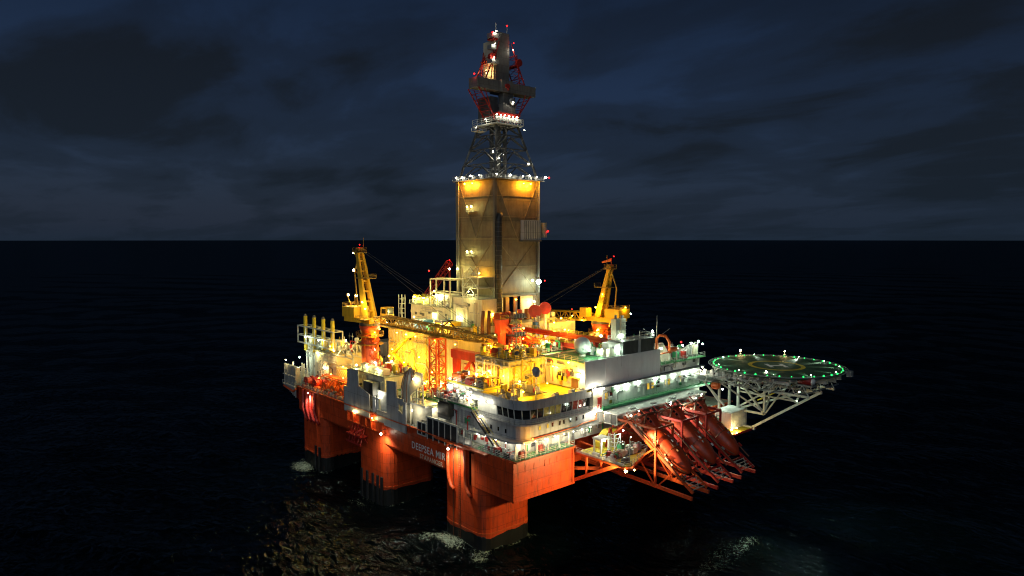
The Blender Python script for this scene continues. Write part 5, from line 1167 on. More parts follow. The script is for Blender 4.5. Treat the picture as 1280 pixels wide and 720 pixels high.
for i in range(48):
    a_ = 2*math.pi*i/48; b_ = 2*math.pi*(i+1)/48
    p = lambda a,r,z: V((HX+r*math.cos(a),HY+r*math.sin(a),z))
    nm.bar(p(a_,HR,HZ-.3),p(a_,HR+1.0,HZ+.05),.08); nm.bar(p(a_,HR+1.0,HZ+.05),p(b_,HR+1.0,HZ+.05),.08); nm.bar(p(a_,HR+.5,HZ-.12),p(b_,HR+.5,HZ-.12),.06); nm.bar(p(a_,HR+.3,HZ-.2),p(b_,HR+.95,HZ+.03),.05)
nm.build('safety_net', GALV, hd)
tr = MB()
for y_ in [HY+k*3.3 for k in range(-4,5)]:
    w_ = math.sqrt(max(1,HR**2-(y_-HY)**2))-.4
    tr.bar((HX-w_,y_,HZ-.9),(HX+w_,y_,HZ-.9),.3,.7)
for x_ in [HX+k*4.1 for k in range(-3,4)]:
    w_ = math.sqrt(max(1,HR**2-(x_-HX)**2))-.6
    tr.bar((x_,HY-w_,HZ-1.7),(x_,HY+w_,HZ-1.7),.35,.8)
tr.build('deck_beams', TRUSSM, hd)
lt = MB()
xs = [66.0,73.0,80.0,86.5]
for x_ in xs:
    ye_ = -31.5 if x_ < 85 else -27
    lt.bar((x_,-1,HZ-4.6),(x_,ye_,HZ-4.6),.5,.55)
    n_ = 9
    for k in range(n_):
        ya = -2+(ye_+2)*k/n_; yb_ = -2+(ye_+2)*(k+1)/n_
        lt.bar((x_,ya,HZ-4.6),(x_,(ya+yb_)/2,HZ-2.0),.22); lt.bar((x_,(ya+yb_)/2,HZ-2.0),(x_,yb_,HZ-4.6),.22)
for k in range(9):
    y_ = -3-3.3*k; lt.bar((64 if k < 7 else 66,y_,HZ-4.6),(87,y_,HZ-4.6),.3)
    for i in range(3): lt.bar((xs[i],y_,HZ-4.6),((xs[i]+xs[i+1])/2,y_,HZ-2.2),.16); lt.bar(((xs[i]+xs[i+1])/2,y_,HZ-2.2),(xs[i+1],y_,HZ-4.6),.16)
lt.build('space_frame', GALV, hd)
wt_ = MB(); zc_ = HZ-4.6
for x_ in (73.0,):
    wt_.bar((x_,-9,20.1),(x_,-9,zc_),.62); wt_.bar((x_,-2,20),(x_,-14,20),.6,.8)
    wt_.bar((x_,-13.2,20.2),(x_,-31,zc_),.6); wt_.bar((x_,-16.5,24.2),(x_,-16.5,zc_),.5); wt_.bar((x_,-9.2,24.3),(x_,-16.5,24.3),.5)
    wt_.bar((x_,-9,zc_),(x_,-16.5,24.4),.5); wt_.bar((x_,-9,25),(x_,-20,zc_),.42); wt_.bar((x_,-16.5,zc_),(x_,-25,29.0),.4); wt_.bar((x_,-9,29.3),(x_,-25,29.2),.38); wt_.bar((x_,-17,24.8),(x_,-22,zc_),.34)
wt_.bar((66,-7.5,zc_),(66,-7.5,24.8),.5); wt_.bar((66,-2.5,zc_-.2),(66,-9,26.5),.42); wt_.bar((66,-7.5,zc_),(73,-16,25),.4); wt_.bar((64,-4,zc_+.3),(66,-7.5,27),.35)
for x_ in (82,):
    wt_.bar((x_,-1,20.1),(x_,-1,zc_),.6); wt_.bar((x_,-1,21),(x_,-29,zc_),.55); wt_.bar((x_,-13,26),(x_,-13,zc_),.45); wt_.bar((x_,-1,29),(x_,-13,26.2),.4)
    wt_.bar((73,-16.5,24.4),(x_,-13,26),.45); wt_.bar((73,-25,29.1),(x_,-22,30.2),.4); wt_.bar((73,-9,zc_),(x_,-13,26),.35)
wt_.build('support_truss', TRUSSM, hd)
MB().bar((76,-13,27),(76,-22,32.4),.5,.3).bar((77.4,-13,27),(77.4,-22,32.4),.5,.3).build('access_stair', MARKY, hd)
aw = MB().box(60,66.5,-9,-1.3,33.4,33.7).box(62,73,-14.5,-9,33.9,34.2); aw.rail([(60,-9,33.7),(66,-9,33.7)],r=.07).rail([(62,-14.5,34.2),(73,-14.5,34.2)],r=.07); aw.build('access_platform', GALV, hd)
MB().box(83.9,85.2,-33.8,-32.6,35.2,36.7).bar((84.5,-33.2,36.4),(83,-31,36.7),.35).build('foam_monitor', GALV, hd); MB().box(87.6,88.8,-30.0,-28.8,35.2,36.8).bar((88.2,-29.4,36.4),(86.6,-28,36.7),.35).build('foam_monitor', GALV, hd)
fc = T('foam_tank', 'red and white fire foam tank hung at the near rim of the helideck', 'fire tank', (67,-29,35.2))
MB().cyl((67.3,-31.6,36.0),(67.3,-28.3,36.0),.95,n=14).build('tank', RED, fc, True); MB().cyl((67.3,-32.2,36.0),(67.3,-31.6,36.0),.5,.95,14).cyl((67.3,-28.3,36.0),(67.3,-27.8,36.0),.95,.5,14).build('tank_end', WHITE, fc, True)
MB().box(66.3,68.3,-32,-28,34.7,35.1).bar((68.2,-30,34.9),(70,-29,34.3),.3).build('cradle', GALV, fc)
cl = T('walkway_frame', 'cluttered pale grey access walkway with stair leading to the helideck edge', 'walkway', (63,-14,34))
a = MB()
for i in range(40):
    x_ = rnd.uniform(60,66.5); y_ = rnd.uniform(-24,-3); 
    a.bar((x_,y_,rnd.uniform(33,36)),(x_+rnd.uniform(-1,2),y_-rnd.uniform(.5,3),rnd.uniform(33.5,36.4)),rnd.uniform(.1,.3))
a.box(60.5,63.5,-13,-3,34.6,34.8); a.box(61.5,64,-21,-13,35.0,35.2); a.box(64,66,-26.5,-21,35.2,35.4)
a.rail([(60.5,-3,34.8),(60.5,-13,34.8),(61.5,-13,35.2),(61.5,-21,35.2),(64,-26.5,35.4)],r=.08); a.build('walkway', RAILM, cl)
b = MB()
for k in range(10): b.box(61+rnd.random()*2,62.4+rnd.random()*2,-4-k*1.8,-3.2-k*1.8,34.8,35.4+rnd.random()*.8)
b.build('locker', WHITE, cl)
MB().cyl((64.3,-6.4,31.8),(64.3,-8.4,31.8),.7,n=10).box(63.6,65,-8.2,-6.6,30.9,31.2).build('orange_float', ORANGE, cl)
# rim lights
for i in range(36):
    a_ = 2*math.pi*i/36; lamp((HX+(HR-.3)*math.cos(a_),HY+(HR-.3)*math.sin(a_),HZ+.2),'small green light in the ring round the helideck rim','green',16,(0,0,-1),None,.22,'green rim lights of the helideck','rim_light',.1,cat='rim light')
# low flood lights shining across the deck from the rim
for a_ in (5,50,92,140,172,205,238,272,305,335):
    a2 = R(a_); d_ = V((-math.cos(a2),-math.sin(a2),-.12))
    lamp((HX+(HR-.9)*math.cos(a2),HY+(HR-.9)*math.sin(a2),HZ+.42),'low white floodlight shining inward across the helideck from its rim','cool',2200*rnd.choice((.5,.9,1.3)),d_,36,.12,'inward floodlights of the helideck',soft=.06,blend=.7)
for a_ in (62,20):
    a2 = R(a_); x_,y_ = HX+(HR+.8)*math.cos(a2),HY+(HR+.8)*math.sin(a2)
    b = one('light_post', MB().cyl((x_,y_,HZ-.3),(x_,y_,HZ+1.0),.12,n=6).box(x_-.25,x_+.25,y_-.25,y_+.25,HZ+.2,HZ+.5), RAILM, 'short lamp post on the far helideck rim, '+('left one' if a_ == 62 else 'right one'),'lamp post',(x_,y_,HZ-.3))
    lamp((x_,y_,HZ+1.4),'bright warm lamp on the short post at the far helideck rim, '+('left one' if a_ == 62 else 'right one'),'warm',260,(0,0,-1),None,.34)

# ================================================================== WALL FITTINGS AND DECK CLUTTER
def fit_wall(parent, plane, c, a0, a1, z0, z1, n=14, seed=1, mats=None, door=True):
    """pipes, cable trays, boxes, vents and ladders on a wall; plane 'x' = wall facing -X at x=c, 'y' = facing -Y at y=c"""
    q = random.Random(seed); mats = mats or (CREAM, GALV, RAILM, DGREY)
    def bx(a,b,d0,d1,zA,zB): 
        return MB().box(c-d1,c-d0,a,b,zA,zB) if plane == 'x' else MB().box(a,b,c-d1,c-d0,zA,zB)
    def pt(a,d,z): return (c-d,a,z) if plane == 'x' else (a,c-d,z)
    for k in range(n):
        t = q.random(); a = q.uniform(a0+.6,a1-.6); m = q.choice(mats)
        if t < .3:
            r = q.uniform(.07,.17); zb = q.uniform(z0,z0+(z1-z0)*.4); zt = q.uniform(z0+(z1-z0)*.6,z1); d = r+.08; sgn = q.choice((-1,1)); L = q.uniform(.6,3)
            a2 = min(max(a+sgn*L,a0),a1)
            MB().tube([pt(a,d,zb),pt(a,d,zt-.3),pt(a+(a2-a)*.12,d,zt),pt(a2,d,zt)],r,6).build('pipe', m, parent)
        elif t < .5:
            z = q.uniform(z0+1.8,z1-.3); a2 = min(a1,a+q.uniform(2,8)); bx(a,a2,.04,.4,z,z+.16).build('cable_tray', GALV, parent)
        elif t < .78:
            z = q.uniform(z0+.3,z1-1.2); w = q.uniform(.35,1.1); h = q.uniform(.4,1.3); bx(a,a+w,.01,q.uniform(.25,.6),z,z+h).build('wall_box', m, parent)
        elif t < .9:
            z = q.uniform(z0+1,z1-1); v = bx(a,a+1.1,.0,.12,z,z+.8)
            for j in range(4): 
                u_ = bx(a+.08,a+1.02,.12,.18,z+.08+j*.19,z+.16+j*.19); v.v, v.f = v.v+u_.v, v.f+[tuple(i_+len(v.v) for i_ in f) for f in u_.f]
            v.build('vent_grille', DGREY, parent)
        else:
            m_ = MB(); m_.ladder(pt(a,.25,z0),pt(a,.25,z1),.5,(0,1,0) if plane == 'x' else (1,0,0)); m_.build('ladder', RAILM, parent)
    if door: 
        a = q.uniform(a0+1,a1-2); bx(a,a+.95,.0,.07,z0+.1,z0+2.1).build('door', q.choice((GREY,GREENC,DKYEL)), parent)
for args in ((yh,'x',18,49,77,23.4,43,40,1,(CREAM,MARKY,GALV,RAILM)),(mh,'x',3,56.5,73.5,23.4,32.3,22,2),(nh,'x',6,34.5,53.5,23.4,29,16,3),(tn,'x',5,87.5,101,23.4,34.5,26,4),(tn,'x',6,102,109.5,23.6,36,14,5),
    (ph,'x',3.4,17.4,31.6,23.4,30.9,22,6,(WHITE,GALV,GREENC,RED)),(ph,'x',6,17.5,31.4,31.4,34.9,16,7,(WHITE,GALV,CREAM)),(rh,'x',11.5,15,26.6,34.9,41,18,8,(MARKY,CREAM,GALV)),(rh,'y',14.6,12,23,34.9,41,14,9,(MARKY,CREAM,GALV)),(dh,'x',23,1.4,13.6,35.1,41.1,20,10,(MARKY,CREAM,GALV,RED)),
    (bh,'x',27,20.4,26.6,34.9,40.4,12,11),(bh,'y',20,27.4,40.6,34.9,40.4,20,12,(MARKY,CREAM,GALV,RED)),(pm_,'y',27.4,18.4,63.6,26,38,60,13,(CREAM,MARKY,RED,GALV)),(pm_,'x',18,28,42,26,38,18,14,(CREAM,MARKY,RED)),(ds,'x',27.5,44.6,57,39,52.8,24,15,(CREAM,GALV,RAILM)),
    (ds2,'x',27,58.4,78.6,43.5,49.4,26,16,(CREAM,GALV,WHITE)),(ac,'y',3,4,66,23.4,26.2,40,17,(WHITE,RED,GALV,GREENC,GREY)),(ac,'x',3.2,4,23,23.4,26.2,14,18,(WHITE,RED,GALV)),(ac,'y',1.2,29,69.5,30.4,34.6,26,19,(WHITE,GALV,GREEN)),(eh,'y',2,51.6,70.6,35.2,37.4,18,20),(sm,'y',18,65.5,81.5,24,35.8,24,21),(sm,'x',65,19,75,24,35.8,40,22),(am,'x',30,83,102,24,34.8,20,23)):
    fit_wall(*args)
def cluster(name, label, cat, x0, x1, y0, y1, z, n, mats, hmax=2.2, seed=0, rail=None):
    """a welded skid of cabinets, pipes, valves and posts"""
    q = random.Random(seed+77); r = T(name, label, cat, ((x0+x1)/2,(y0+y1)/2,z))
    MB().box(x0,x1,y0,y1,z+.01,z+.14).build('base_frame', DGREY, r)
    for k in range(n):
        x = q.uniform(x0+.4,x1-.4); y = q.uniform(y0+.4,y1-.4); m = q.choice(mats); t = q.random(); h = q.uniform(.6,hmax)
        if t < .36: a, b = q.uniform(.3,.8), q.uniform(.3,.9); MB().box(x-a,x+a,y-b,y+b,z+.14,z+.14+h).box(x-a*.8,x+a*.8,y-b*.8,y+b*.8,z+.14+h,z+.3+h).build('cabinet', m, r)
        elif t < .62:
            rr = q.uniform(.07,.2); L = q.uniform(1,4)*q.choice((-1,1)); 
            p = (x, min(max(y+L,y0),y1)) if q.random() < .6 else (min(max(x+L,x0),x1), y)
            MB().tube([(x,y,z+.14),(x,y,z+h),(x+(p[0]-x)*.15,y+(p[1]-y)*.15,z+h+.25),(p[0],p[1],z+h+.25),(p[0],p[1],z+.2)],rr,6).build('pipe', m, r)
        elif t < .8: rr = q.uniform(.3,.7); MB().cyl((x,y,z+.14),(x,y,z+h),rr,n=12).ball((x,y,z+h),rr,12,4,(1,1,.4),True).build('vessel', m, r, True)
        else: MB().cyl((x,y,z+.1),(x,y,z+h*1.6),.08,n=5).cyl((x,y-.3,z+h*1.2),(x,y+.3,z+h*1.2),.25,n=8).build('valve_post', m, r)
    if rail: MB().rail([(x0,y1,z),(x0,y0,z),(x1,y0,z)],r=.05).build('guard_rail', rail, r)
    return r
MIX = (CREAM,GALV,WHITE,MARKY,DGREY,RED); YM = (MARKY,CREAM,YEL,RED,GALV,DGREY); WM = (WHITE,GALV,GREENC,RED,CREAM)
for a in (('pipe_skid','crowded skid of pipes and cabinets between the lattice tower and the white two tier house','skid',.8,11,33.5,40,31.4,0,MIX),):
    pass
CL = [('pipe_skid','crowded pipe skid on the low house roof at the foot of the lattice tower','skid',6.2,15.8,34,41.5,29.25,46,MIX,2.4),
 ('pipe_skid','pipe skid on the low house roof behind the pointed silo','skid',6.2,15.8,46.2,53.8,29.25,40,MIX,2.6),
 ('pump_group','pumps and vents on the cream house roof behind the left stepped grey wall','pumps',7,13,56,74,32.7,44,MIX,2.2),
 ('pump_group','jumble of pumps on the main deck in front of the exhaust house','pumps',.6,4.4,100.5,102.6,23.4,16,WM,2.6),
 ('vent_group','vents and boxes on the exhaust house roof below the white stack frame','vents',8,19,87,101,34.9,44,MIX,2.8),
 ('pipe_skid','pipes and yellow cabinets on the roof of the yellow house behind the bridge','skid',11.6,23.4,14.7,26.8,41.5,54,YM,2.2),
 ('pipe_skid','pipes and machines along the pipe deck edge left of the red girders','skid',18,34,27.6,34,38.5,60,(RED,MARKY,YEL,RED,GALV,BROWN),3.2),
 ('pipe_skid','pipes and machines along the pipe deck edge right of the red girders','skid',45,64,27.6,36,38.5,60,(RED,MARKY,CREAM,WHITE,GALV,BROWN),3.0),
 ('deck_stores','boxes and reels on the yellow roof deck between the two deckhouses','stores',24,38,15,19.5,34.76,36,YM,2.0),
 ('deck_stores','boxes and vents on the yellow bridge roof in front of the mast','stores',4.8,16,6.5,14,34.76,26,(MARKY,CREAM,WHITE,GALV,RED),1.6),
 ('vent_group','small vents and lockers on the green roof right of the white dome','vents',31.5,36,2,13,41.5,30,WM,2.0),
 ('vent_group','vents and pipes on the roof behind the black louvred box','vents',37,50.5,6.5,13.5,41.5,30,WM,2.4),
 ('deck_stores','cluttered lockers on the low white deck house roof','stores',51.6,71.6,4.5,13.5,37.7,50,(WHITE,CREAM,GREENC,GALV,RED),2.6),
 ('pipe_skid','machinery on the roof of the module at the foot of the right hand crane','skid',65.5,81,20,38,36.3,50,MIX,2.6),
 ('pipe_skid','machinery on the green roof at the back of the roof deck','skid',27.2,40.8,20,27,40.85,46,(RED,MARKY,CREAM,WHITE,GREENC),2.4),
 ('pump_group','white pipes and pumps on the step in front of the white two tier house','pumps',2.7,5.8,17.5,32.5,31.3,34,WM,1.9),
 ('pump_group','yellow topped machines on the upper roof of the white two tier house','pumps',6,11.4,17.4,26,35.25,34,YM,1.9),
 ('drilling_gear','drilling gear on the floor around the derrick foot','drilling gear',30.8,55.8,43.2,45,46.2,40,(RED,CREAM,BROWN,GALV,MARKY),3.4),
 ('shaker_gear','pumps and screens on the lattice platform house left of the derrick','shaker gear',27,32.8,58.4,79,49.9,60,(CREAM,MARKY,WHITE,GALV),2.6),
 ('deck_stores','stores on the yellow building roof behind the containers','stores',22.8,31.5,43,58,43.37,44,(CREAM,MARKY,BLUE,GREENC,WHITE),3.0),
 ('pump_group','machines on the yellow platform beside the lifeboats','pumps',18.6,29,-10.6,-7,22.03,26,(WHITE,GALV,GREENC,RED,CREAM),1.3),
 ('mooring_gear','ropes and rollers on the deck edge in front of the windlasses','mooring gear',.1,1.2,74,101,23.36,36,(ORANGE,RED,BROWN,GALV),1.5),
 ('deck_stores','red and white lockers on the lower deck corner beneath the bridge','stores',.6,2.6,1.0,12,23.36,18,(WHITE,RED,GALV,WHITE),1.2)]
for i,a in enumerate(CL): cluster(*a, seed=i)
# lower deck in front of the bridge
one('green_walkway', MB().box(.2,18.1,-.2,2.9,23.345,23.365).box(.2,3.1,2.9,13.5,23.345,23.365), GREEN, 'green painted walkway floor round the hull corner under the bridge', 'walkway', (9,1,23.345))
one('handrail', MB().rail([(-.2,13.8,23.35),(0.0,-.1,23.35),(18.2,-.1,23.35)],r=.055,step=1.5), RAILM, 'white handrail along the hull corner below the bridge', 'handrail', (0,0,23.35))
for i,x_ in enumerate((1.2,4.2,7.6,11,14.4,17.6)):
    one('deck_post', MB().box(x_-.14,x_+.14,.95,1.23,23.36,26.3).box(x_-.25,x_+.25,.85,1.33,23.36,23.5), WHITE, 'white square post in the row holding up the canopy under the bridge', 'post', (x_,1.1,23.36), 'white canopy posts under the bridge')
for i,(x_,y_,lb) in enumerate(((3.0,.9,'red fire cabinet nearest the hull corner on the lower deck'),(9.2,1.6,'red fire cabinet on the lower deck in the middle of the canopy row'))): skid('fire_cabinet', lb, 'fire cabinet', (x_,y_,23.37), (1.5,.9,1.7), RED)
for i,(x_,y_,lb) in enumerate(((.7,3.4,'dark bollard pair nearest the hull corner'),(.7,6.2,'dark bollard pair second from the hull corner'))):
    one('bollard', MB().cyl((x_,y_-.4,23.36),(x_,y_-.4,24.4),.3,n=10).cyl((x_,y_+.4,23.36),(x_,y_+.4,24.4),.3,n=10).box(x_-.4,x_+.4,y_-.8,y_+.8,23.36,23.46), BLACK, lb, 'bollard', (x_,y_,23.36))
# ================================================================== LAMPS
lamps('white ceiling lamp in the row under the bridge canopy over the lower deck','canopy lamps',[(x_,1.6,26.0) for x_ in (4.6,7.6,10.6,13.6,16.6,19.6,22.6,25.4)],color='white',power=75,r=.2)
lamps('white lamp in the row under the canopy on the lettered side of the bridge','side canopy lamps',[(2.0,y_,26.0) for y_ in (5,8.4,12,15)],color='white',power=75,r=.2)
lamps('white lamp in the row under the grey wall lighting the green side walkway','side walkway lamps',[(x_,.55,34.4) for x_ in (34.4,38.2,42.6,49.6,53,57.6,63.2,67)],color='cool',power=150,r=.26)
for p,lb in (((25.0,-.4,35.4),'left of the pair of white lamps at the corner between bridge and grey wall, upper'),((27.6,-.4,35.1),'right of the pair of white lamps at the corner between bridge and grey wall, upper'),((24.2,-.8,30.0),'left of the two bright lamps beside the pipe at the end of the bridge gallery'),((25.9,-.8,30.2),'right of the two bright lamps beside the pipe at the end of the bridge gallery')): lamp(p,lb,'white',420,r=.34)
# platform tip floodlights on the corner block and first lifeboat
lamp((17.6,-15.4,21.3),'warm floodlight under the tip of the yellow platform aimed at the hull block','warm',20000,(-.35,1,-.28),100,.34,soft=.4)
lamp((19.6,-16.0,21.3),'warm floodlight under the tip of the yellow platform aimed at the first lifeboat','warm',8000,(.9,-.06,.1),70,.34,soft=.4)
lamp((4.6,-.7,27.6),'amber lamp on the grey wall below the rounded bridge corner','amber',420,r=.16)
one('added_lamp_post', MB().cyl((21.6,-13.2,22),(21.6,-13.2,27.2),.09,n=6).box(21.4,21.8,-13.4,-13,22,22.15), RAILM, 'thin added lamp post on the yellow platform aimed at the lifeboats', 'lamp post', (21.6,-13.2,22))
lamp((21.8,-13.3,27.4),'floodlight on the thin post of the yellow platform lighting the first lifeboat','warm',9000,(.93,-.32,-.34),62,.2,soft=.35,blend=.6)  # lamp and its post are added to brighten the first lifeboat
lamp((21.2,-6.5,25.2),'white lamp under the portal frame on the yellow platform','white',420,r=.26)
lamp((27,-7,26.6),'white lamp on top of the stair cage over the yellow platform','cool',520,r=.26)
# hull side lamps; the outboard arms are added so they light the hull
lamp((-2.0,50.0,19.2),'bright floodlight on the hull side between the two middle columns','white',4600,(.12,.05,-1),150,.42,soft=.3,blend=1.0)
one('added_lamp_arm', MB().bar((0,50,20.2),(-2.0,50,20.1),.16), DGREY, 'short added arm holding the bright floodlight on the hull side', 'bracket', (0,50,20.2))
lamp((-3.2,19.0,22.6),'amber lamp at the lower corner of the black panelled screen','white',5600,(.4,-.05,-1),140,.34,soft=.35,blend=1.0)
one('added_lamp_arm', MB().bar((0,19.0,23.2),(-3.2,19.0,23.25),.18), DGREY, 'thin added arm holding the amber lamp by the black panelled screen', 'bracket', (0,19.8,23.2))
lamp((-2.0,92.5,23.0),'floodlight under the deck edge above the left column','white',3400,(.1,.1,-1),110,.3,soft=.4)
lamp((-1.0,66,22.1),'warm lamp over the framed bay in the hull side','warm',420,(0,-.1,-1),None,.2)
lamp((-1.0,56,22.1),'white lamp over the framed bay nearest the bright floodlight','warm',420,(0,-.1,-1),None,.2)
# port side decks
for p,c,w,lb in (((1.6,56.4,28.4),'white',900,'bright white lamp in the gap between the stepped grey walls'),((1.9,46,31),'lime',800,'lamp between the right stepped grey wall and the silo'),((-.5,36.6,35.6),'warm',800,'lamp in the open frame of the cream housing'),((-.6,37.4,27.6),'white',900,'white lamp on the cream housing face above the dark fan box'),
    ((4.6,28.6,36.2),'white',1500,'bright lamp on the front edge of the white two tier house, left one'),((4.6,21.5,33.6),'white',1500,'bright lamp on the upper wall of the white two tier house, right one'),((4.4,25.2,33.8),'white',1500,'bright lamp on the upper wall of the white two tier house, middle one'),((3.6,33.6,31.0),'lime',1500,'bright lamp at the left end of the white two tier house'),((2.6,18.5,33.0),'lime',700,'lamp over the head of the brown stair'),((2.0,13.8,30.2),'white',420,'lamp under the grey hood by the brown stair'),
    ((1.6,30.5,28.8),'white',600,'lamp over the black container box behind the screen')):
    lamp(p,lb,c,w*.42,r=.3)
lamps('white lamp in the row along the upper side wall left of the bridge windows','bridge side lamps',[(2.0,y_,34.0) for y_ in (11,14,17)],color='white',power=160,r=.24)
for p,w,lb in (((3.4,72,33.8),900,'lamp on the roof of the cream house beside the round vent'),((3.2,66,34.6),900,'lamp on the roof of the cream house, middle'),((3.2,60,34.4),900,'lamp on the roof of the cream house by the dark intake box'),((4.5,50,30.8),900,'lamp over the low house behind the right stepped wall')): lamp(p,lb,'lime',w*.7,r=.3)
for p,c,w,lb in (((4.2,98.6,34.0),'lime',1500,'lamp on the exhaust house front wall, left one'),((3.6,88.2,37.4),'sodium',1200,'sodium lamp on the exhaust house roof edge, left of pair'),((3.8,86.2,36.2),'warm',1500,'lamp on the exhaust house roof edge, right of pair'),((3.0,108.5,31.5),'cool',1500,'cool lamp above the upright grey panels'),((3.2,104.5,38.6),'cool',700,'cool lamp under the stack frame, left'),((3.4,95.5,38.4),'cool',700,'cool lamp under the stack frame, right'),((4.2,94,30),'warm',900,'lamp on the exhaust house wall behind the windlasses'),
    ((1.0,75.5,29.8),'sodium',800,'sodium lamp over the windlass nearest the grey wall'),((1.0,83,29.8),'sodium',800,'sodium lamp over the orange pipe trestle'),((1.0,91,27.5),'amber',700,'amber lamp over the red windlasses')): lamp(p,lb,c,w*.55,r=.28)
# yellow building lamps
for p,w,lb in (((16.2,75,34.6),1800,'sodium lamp on the yellow building by the middle stair landing'),((16.2,65.5,42.2),1800,'sodium lamp at the top of the zigzag stair'),((16.0,66.5,33.8),1800,'sodium lamp beside the lower stair landing'),((15.6,58,36.5),2200,'sodium lamp on the yellow building between stair and lattice tower'),((15.8,52,33),1800,'sodium lamp on the yellow building left of the lattice tower'),((15.6,72,28.4),1500,'sodium lamp low on the yellow building'),((15.5,61,28.4),1500,'sodium lamp low on the yellow building behind the silo')): lamp(p,lb,'sodium',w*.45,r=.3)
lamp((14.8,45.3,31),'yellow lamp at the pale building corner','lime',1200,r=.26)
# middle deck lamps
for p,c,w,lb in (((13.5,33,34),'sodium',2200,'sodium lamp below the red portal beam'),((10.6,21,38.4),'sodium',1600,'sodium lamp on the wall of the yellow house, left'),((10.4,15.5,38.0),'sodium',1800,'sodium lamp on the wall of the yellow house, right'),((9.6,24.5,37.2),'warm',1600,'bright lamp on the bridge roof by the left opening'),((9.0,19.5,36.2),'warm',1500,'lamp on the bridge roof deck below the mast, left'),((12.4,12.0,37),'sodium',1600,'sodium lamp on the bridge roof in front of the yellow house'),
    ((30.5,17.5,39.4),'warm',2600,'big bright lamp on the house at the back of the roof deck'),((25.2,12.5,39),'sodium',1600,'sodium lamp between mast and cream deck house'),((21.9,10.6,39.6),'sodium',1500,'sodium lamp on the cream deck house wall, inner one'),((21.9,2.2,38.8),'warm',1300,'lamp on the cream house wall beside the grey wall edge'),((22.0,5.5,41.2),'sodium',700,'sodium lamp under the roof edge of the cream deck house'),((17.0,7.5,36.6),'sodium',1500,'low sodium lamp on the bridge roof right of the mast'),((8.0,6.0,36.2),'sodium',900,'low lamp on the bridge roof behind the small grey dome'),
    ((23,28.6,42),'sodium',1800,'sodium lamp at the pipe deck edge by the yellow elbow'),((29,29,41.8),'sodium',1800,'sodium lamp at the pipe deck edge left of the mast'),((35,28,42.5),'sodium',1500,'sodium lamp in front of the red girders'),((46.5,28.5,42.2),'white',2400,'bright white lamp at the right part of the pipe deck edge'),((52,28.5,42.0),'white',1500,'white lamp on the pipe deck edge above the green roof'),((40,24,45.6),'sodium',700,'sodium lamp between the two red girders'),((34,34,45.5),'sodium',800,'sodium lamp above the red girders near the derrick foot'),((48,36,45.8),'sodium',1500,'sodium lamp by the red reels'),((55,40,46.2),'sodium',1200,'sodium lamp on the pale winch house, left'),((61,41,46.4),'sodium',1200,'sodium lamp on the pale winch house, right'),((40,43.8,52.5),'sodium',800,'sodium lamp under the derrick cladding'),((47,43.4,51.5),'warm',800,'lamp under the derrick cladding, right')):
    lamp(p,lb,c,w,r=.3)
for p,c,w,lb in (((10.5,47,31.8),'sodium',1.5*1300,'sodium lamp over the pipe skid behind the pointed silo'),((14.6,63,33.2),'sodium',1.5*1300,'sodium lamp between the cream house and the tall yellow building'),((14.2,70,37.5),'sodium',1.5*1300,'sodium lamp by the upper stair flight of the yellow building'),((17.0,72,46.0),'sodium',1100,'sodium lamp on the yellow building roof by the dark grey container'),((17.0,62.5,47.6),'warm',900,'warm lamp in front of the blue roof container'),((17.2,45.5,47.2),'sodium',1200,'sodium lamp at the right end of the roof container row'),
    ((12.5,38,33),'sodium',1.5*1300,'sodium lamp over the pipe skid at the foot of the lattice tower'),((24,34.5,44.5),'sodium',1.5*1300,'sodium lamp behind the yellow elbow pipe'),((32,32,43),'sodium',1.5*1200,'sodium lamp among the machines left of the red girders'),((52,34,43.4),'sodium',1.5*1200,'sodium lamp among the machines right of the red girders'),((60,30,43),'sodium',1.5*1300,'sodium lamp at the far right end of the pipe deck'),((31,22,43.5),'lime',1100,'yellow green lamp on the green roof at the back of the roof deck'),((17,20,44.2),'sodium',1200,'sodium lamp on the roof of the yellow house behind the bridge, at the mast'),((13,24,44),'sodium',1000,'sodium lamp on the roof of the yellow house behind the bridge, left'),
    ((11,92,38),'lime',900,'yellow green lamp among the vents below the stack frame'),((3.4,80,32.2),'sodium',1000,'sodium lamp on the pointed trestle base'),((9,62,35.6),'lime',800,'yellow green lamp among the pumps on the cream house roof'),((29.6,70,54),'lime',1100,'yellow green lamp over the tank on the lattice platform house'),((26.4,66,47.4),'lime',900,'yellow green lamp on the front wall of the lattice platform house'),((31,43.6,49),'sodium',1000,'sodium lamp over the drilling gear at the derrick corner')):
    lamp(p,lb,c,w,r=.26)  # fill lamps added to even out the patchy deck glow
# green roof lamps right
for p,w,lb in (((27.6,4.0,43.6),900,'cool lamp on the green roof right of the white dome'),((31.6,3.6,43.4),1100,'cool lamp in the middle of the green roof'),((35.6,1.4,43.6),900,'cool lamp beside the white cabinet on the green roof'),((34.6,6.5,46.2),700,'cool lamp above the white side cabinet'),((41.8,3.0,51.4),400,'cool lamp at the top of the slim vent tower'),((39.5,3.6,46.2),700,'lamp at the foot of the slim vent tower'),((48.8,1.6,46.6),900,'cool lamp on the right end of the black louvred box')): lamp(p,lb,'cool',w*.45,r=.3)
for i,(x_,z_,w) in enumerate(((53.5,41.6,900),(62.0,41.6,1300),(66.0,41.8,1300),(69.4,42.0,1000),(71.6,41.0,700))): lamp((x_,1.4 if i else 2.2,z_),'cool white lamp over the low deck house roof, '+('by the orange davit','left of the equipment boxes','over the equipment boxes','by the tall cream cabinet','nearest the helideck edge')[i],'cool',w*.4,r=.32)
for i,p in enumerate(((61.6,-5,36.6),(62.6,-15,37),(65,-21,37.2))): lamp(p,'white lamp on the cluttered walkway to the helideck, '+('end by the deck house','middle','end by the red foam tank')[i],'white',500,r=.28)
lamp((-1.8,108.4,31.2),'warm lamp over the rack of grey upright pipes at the far left','warm',500,r=.24)
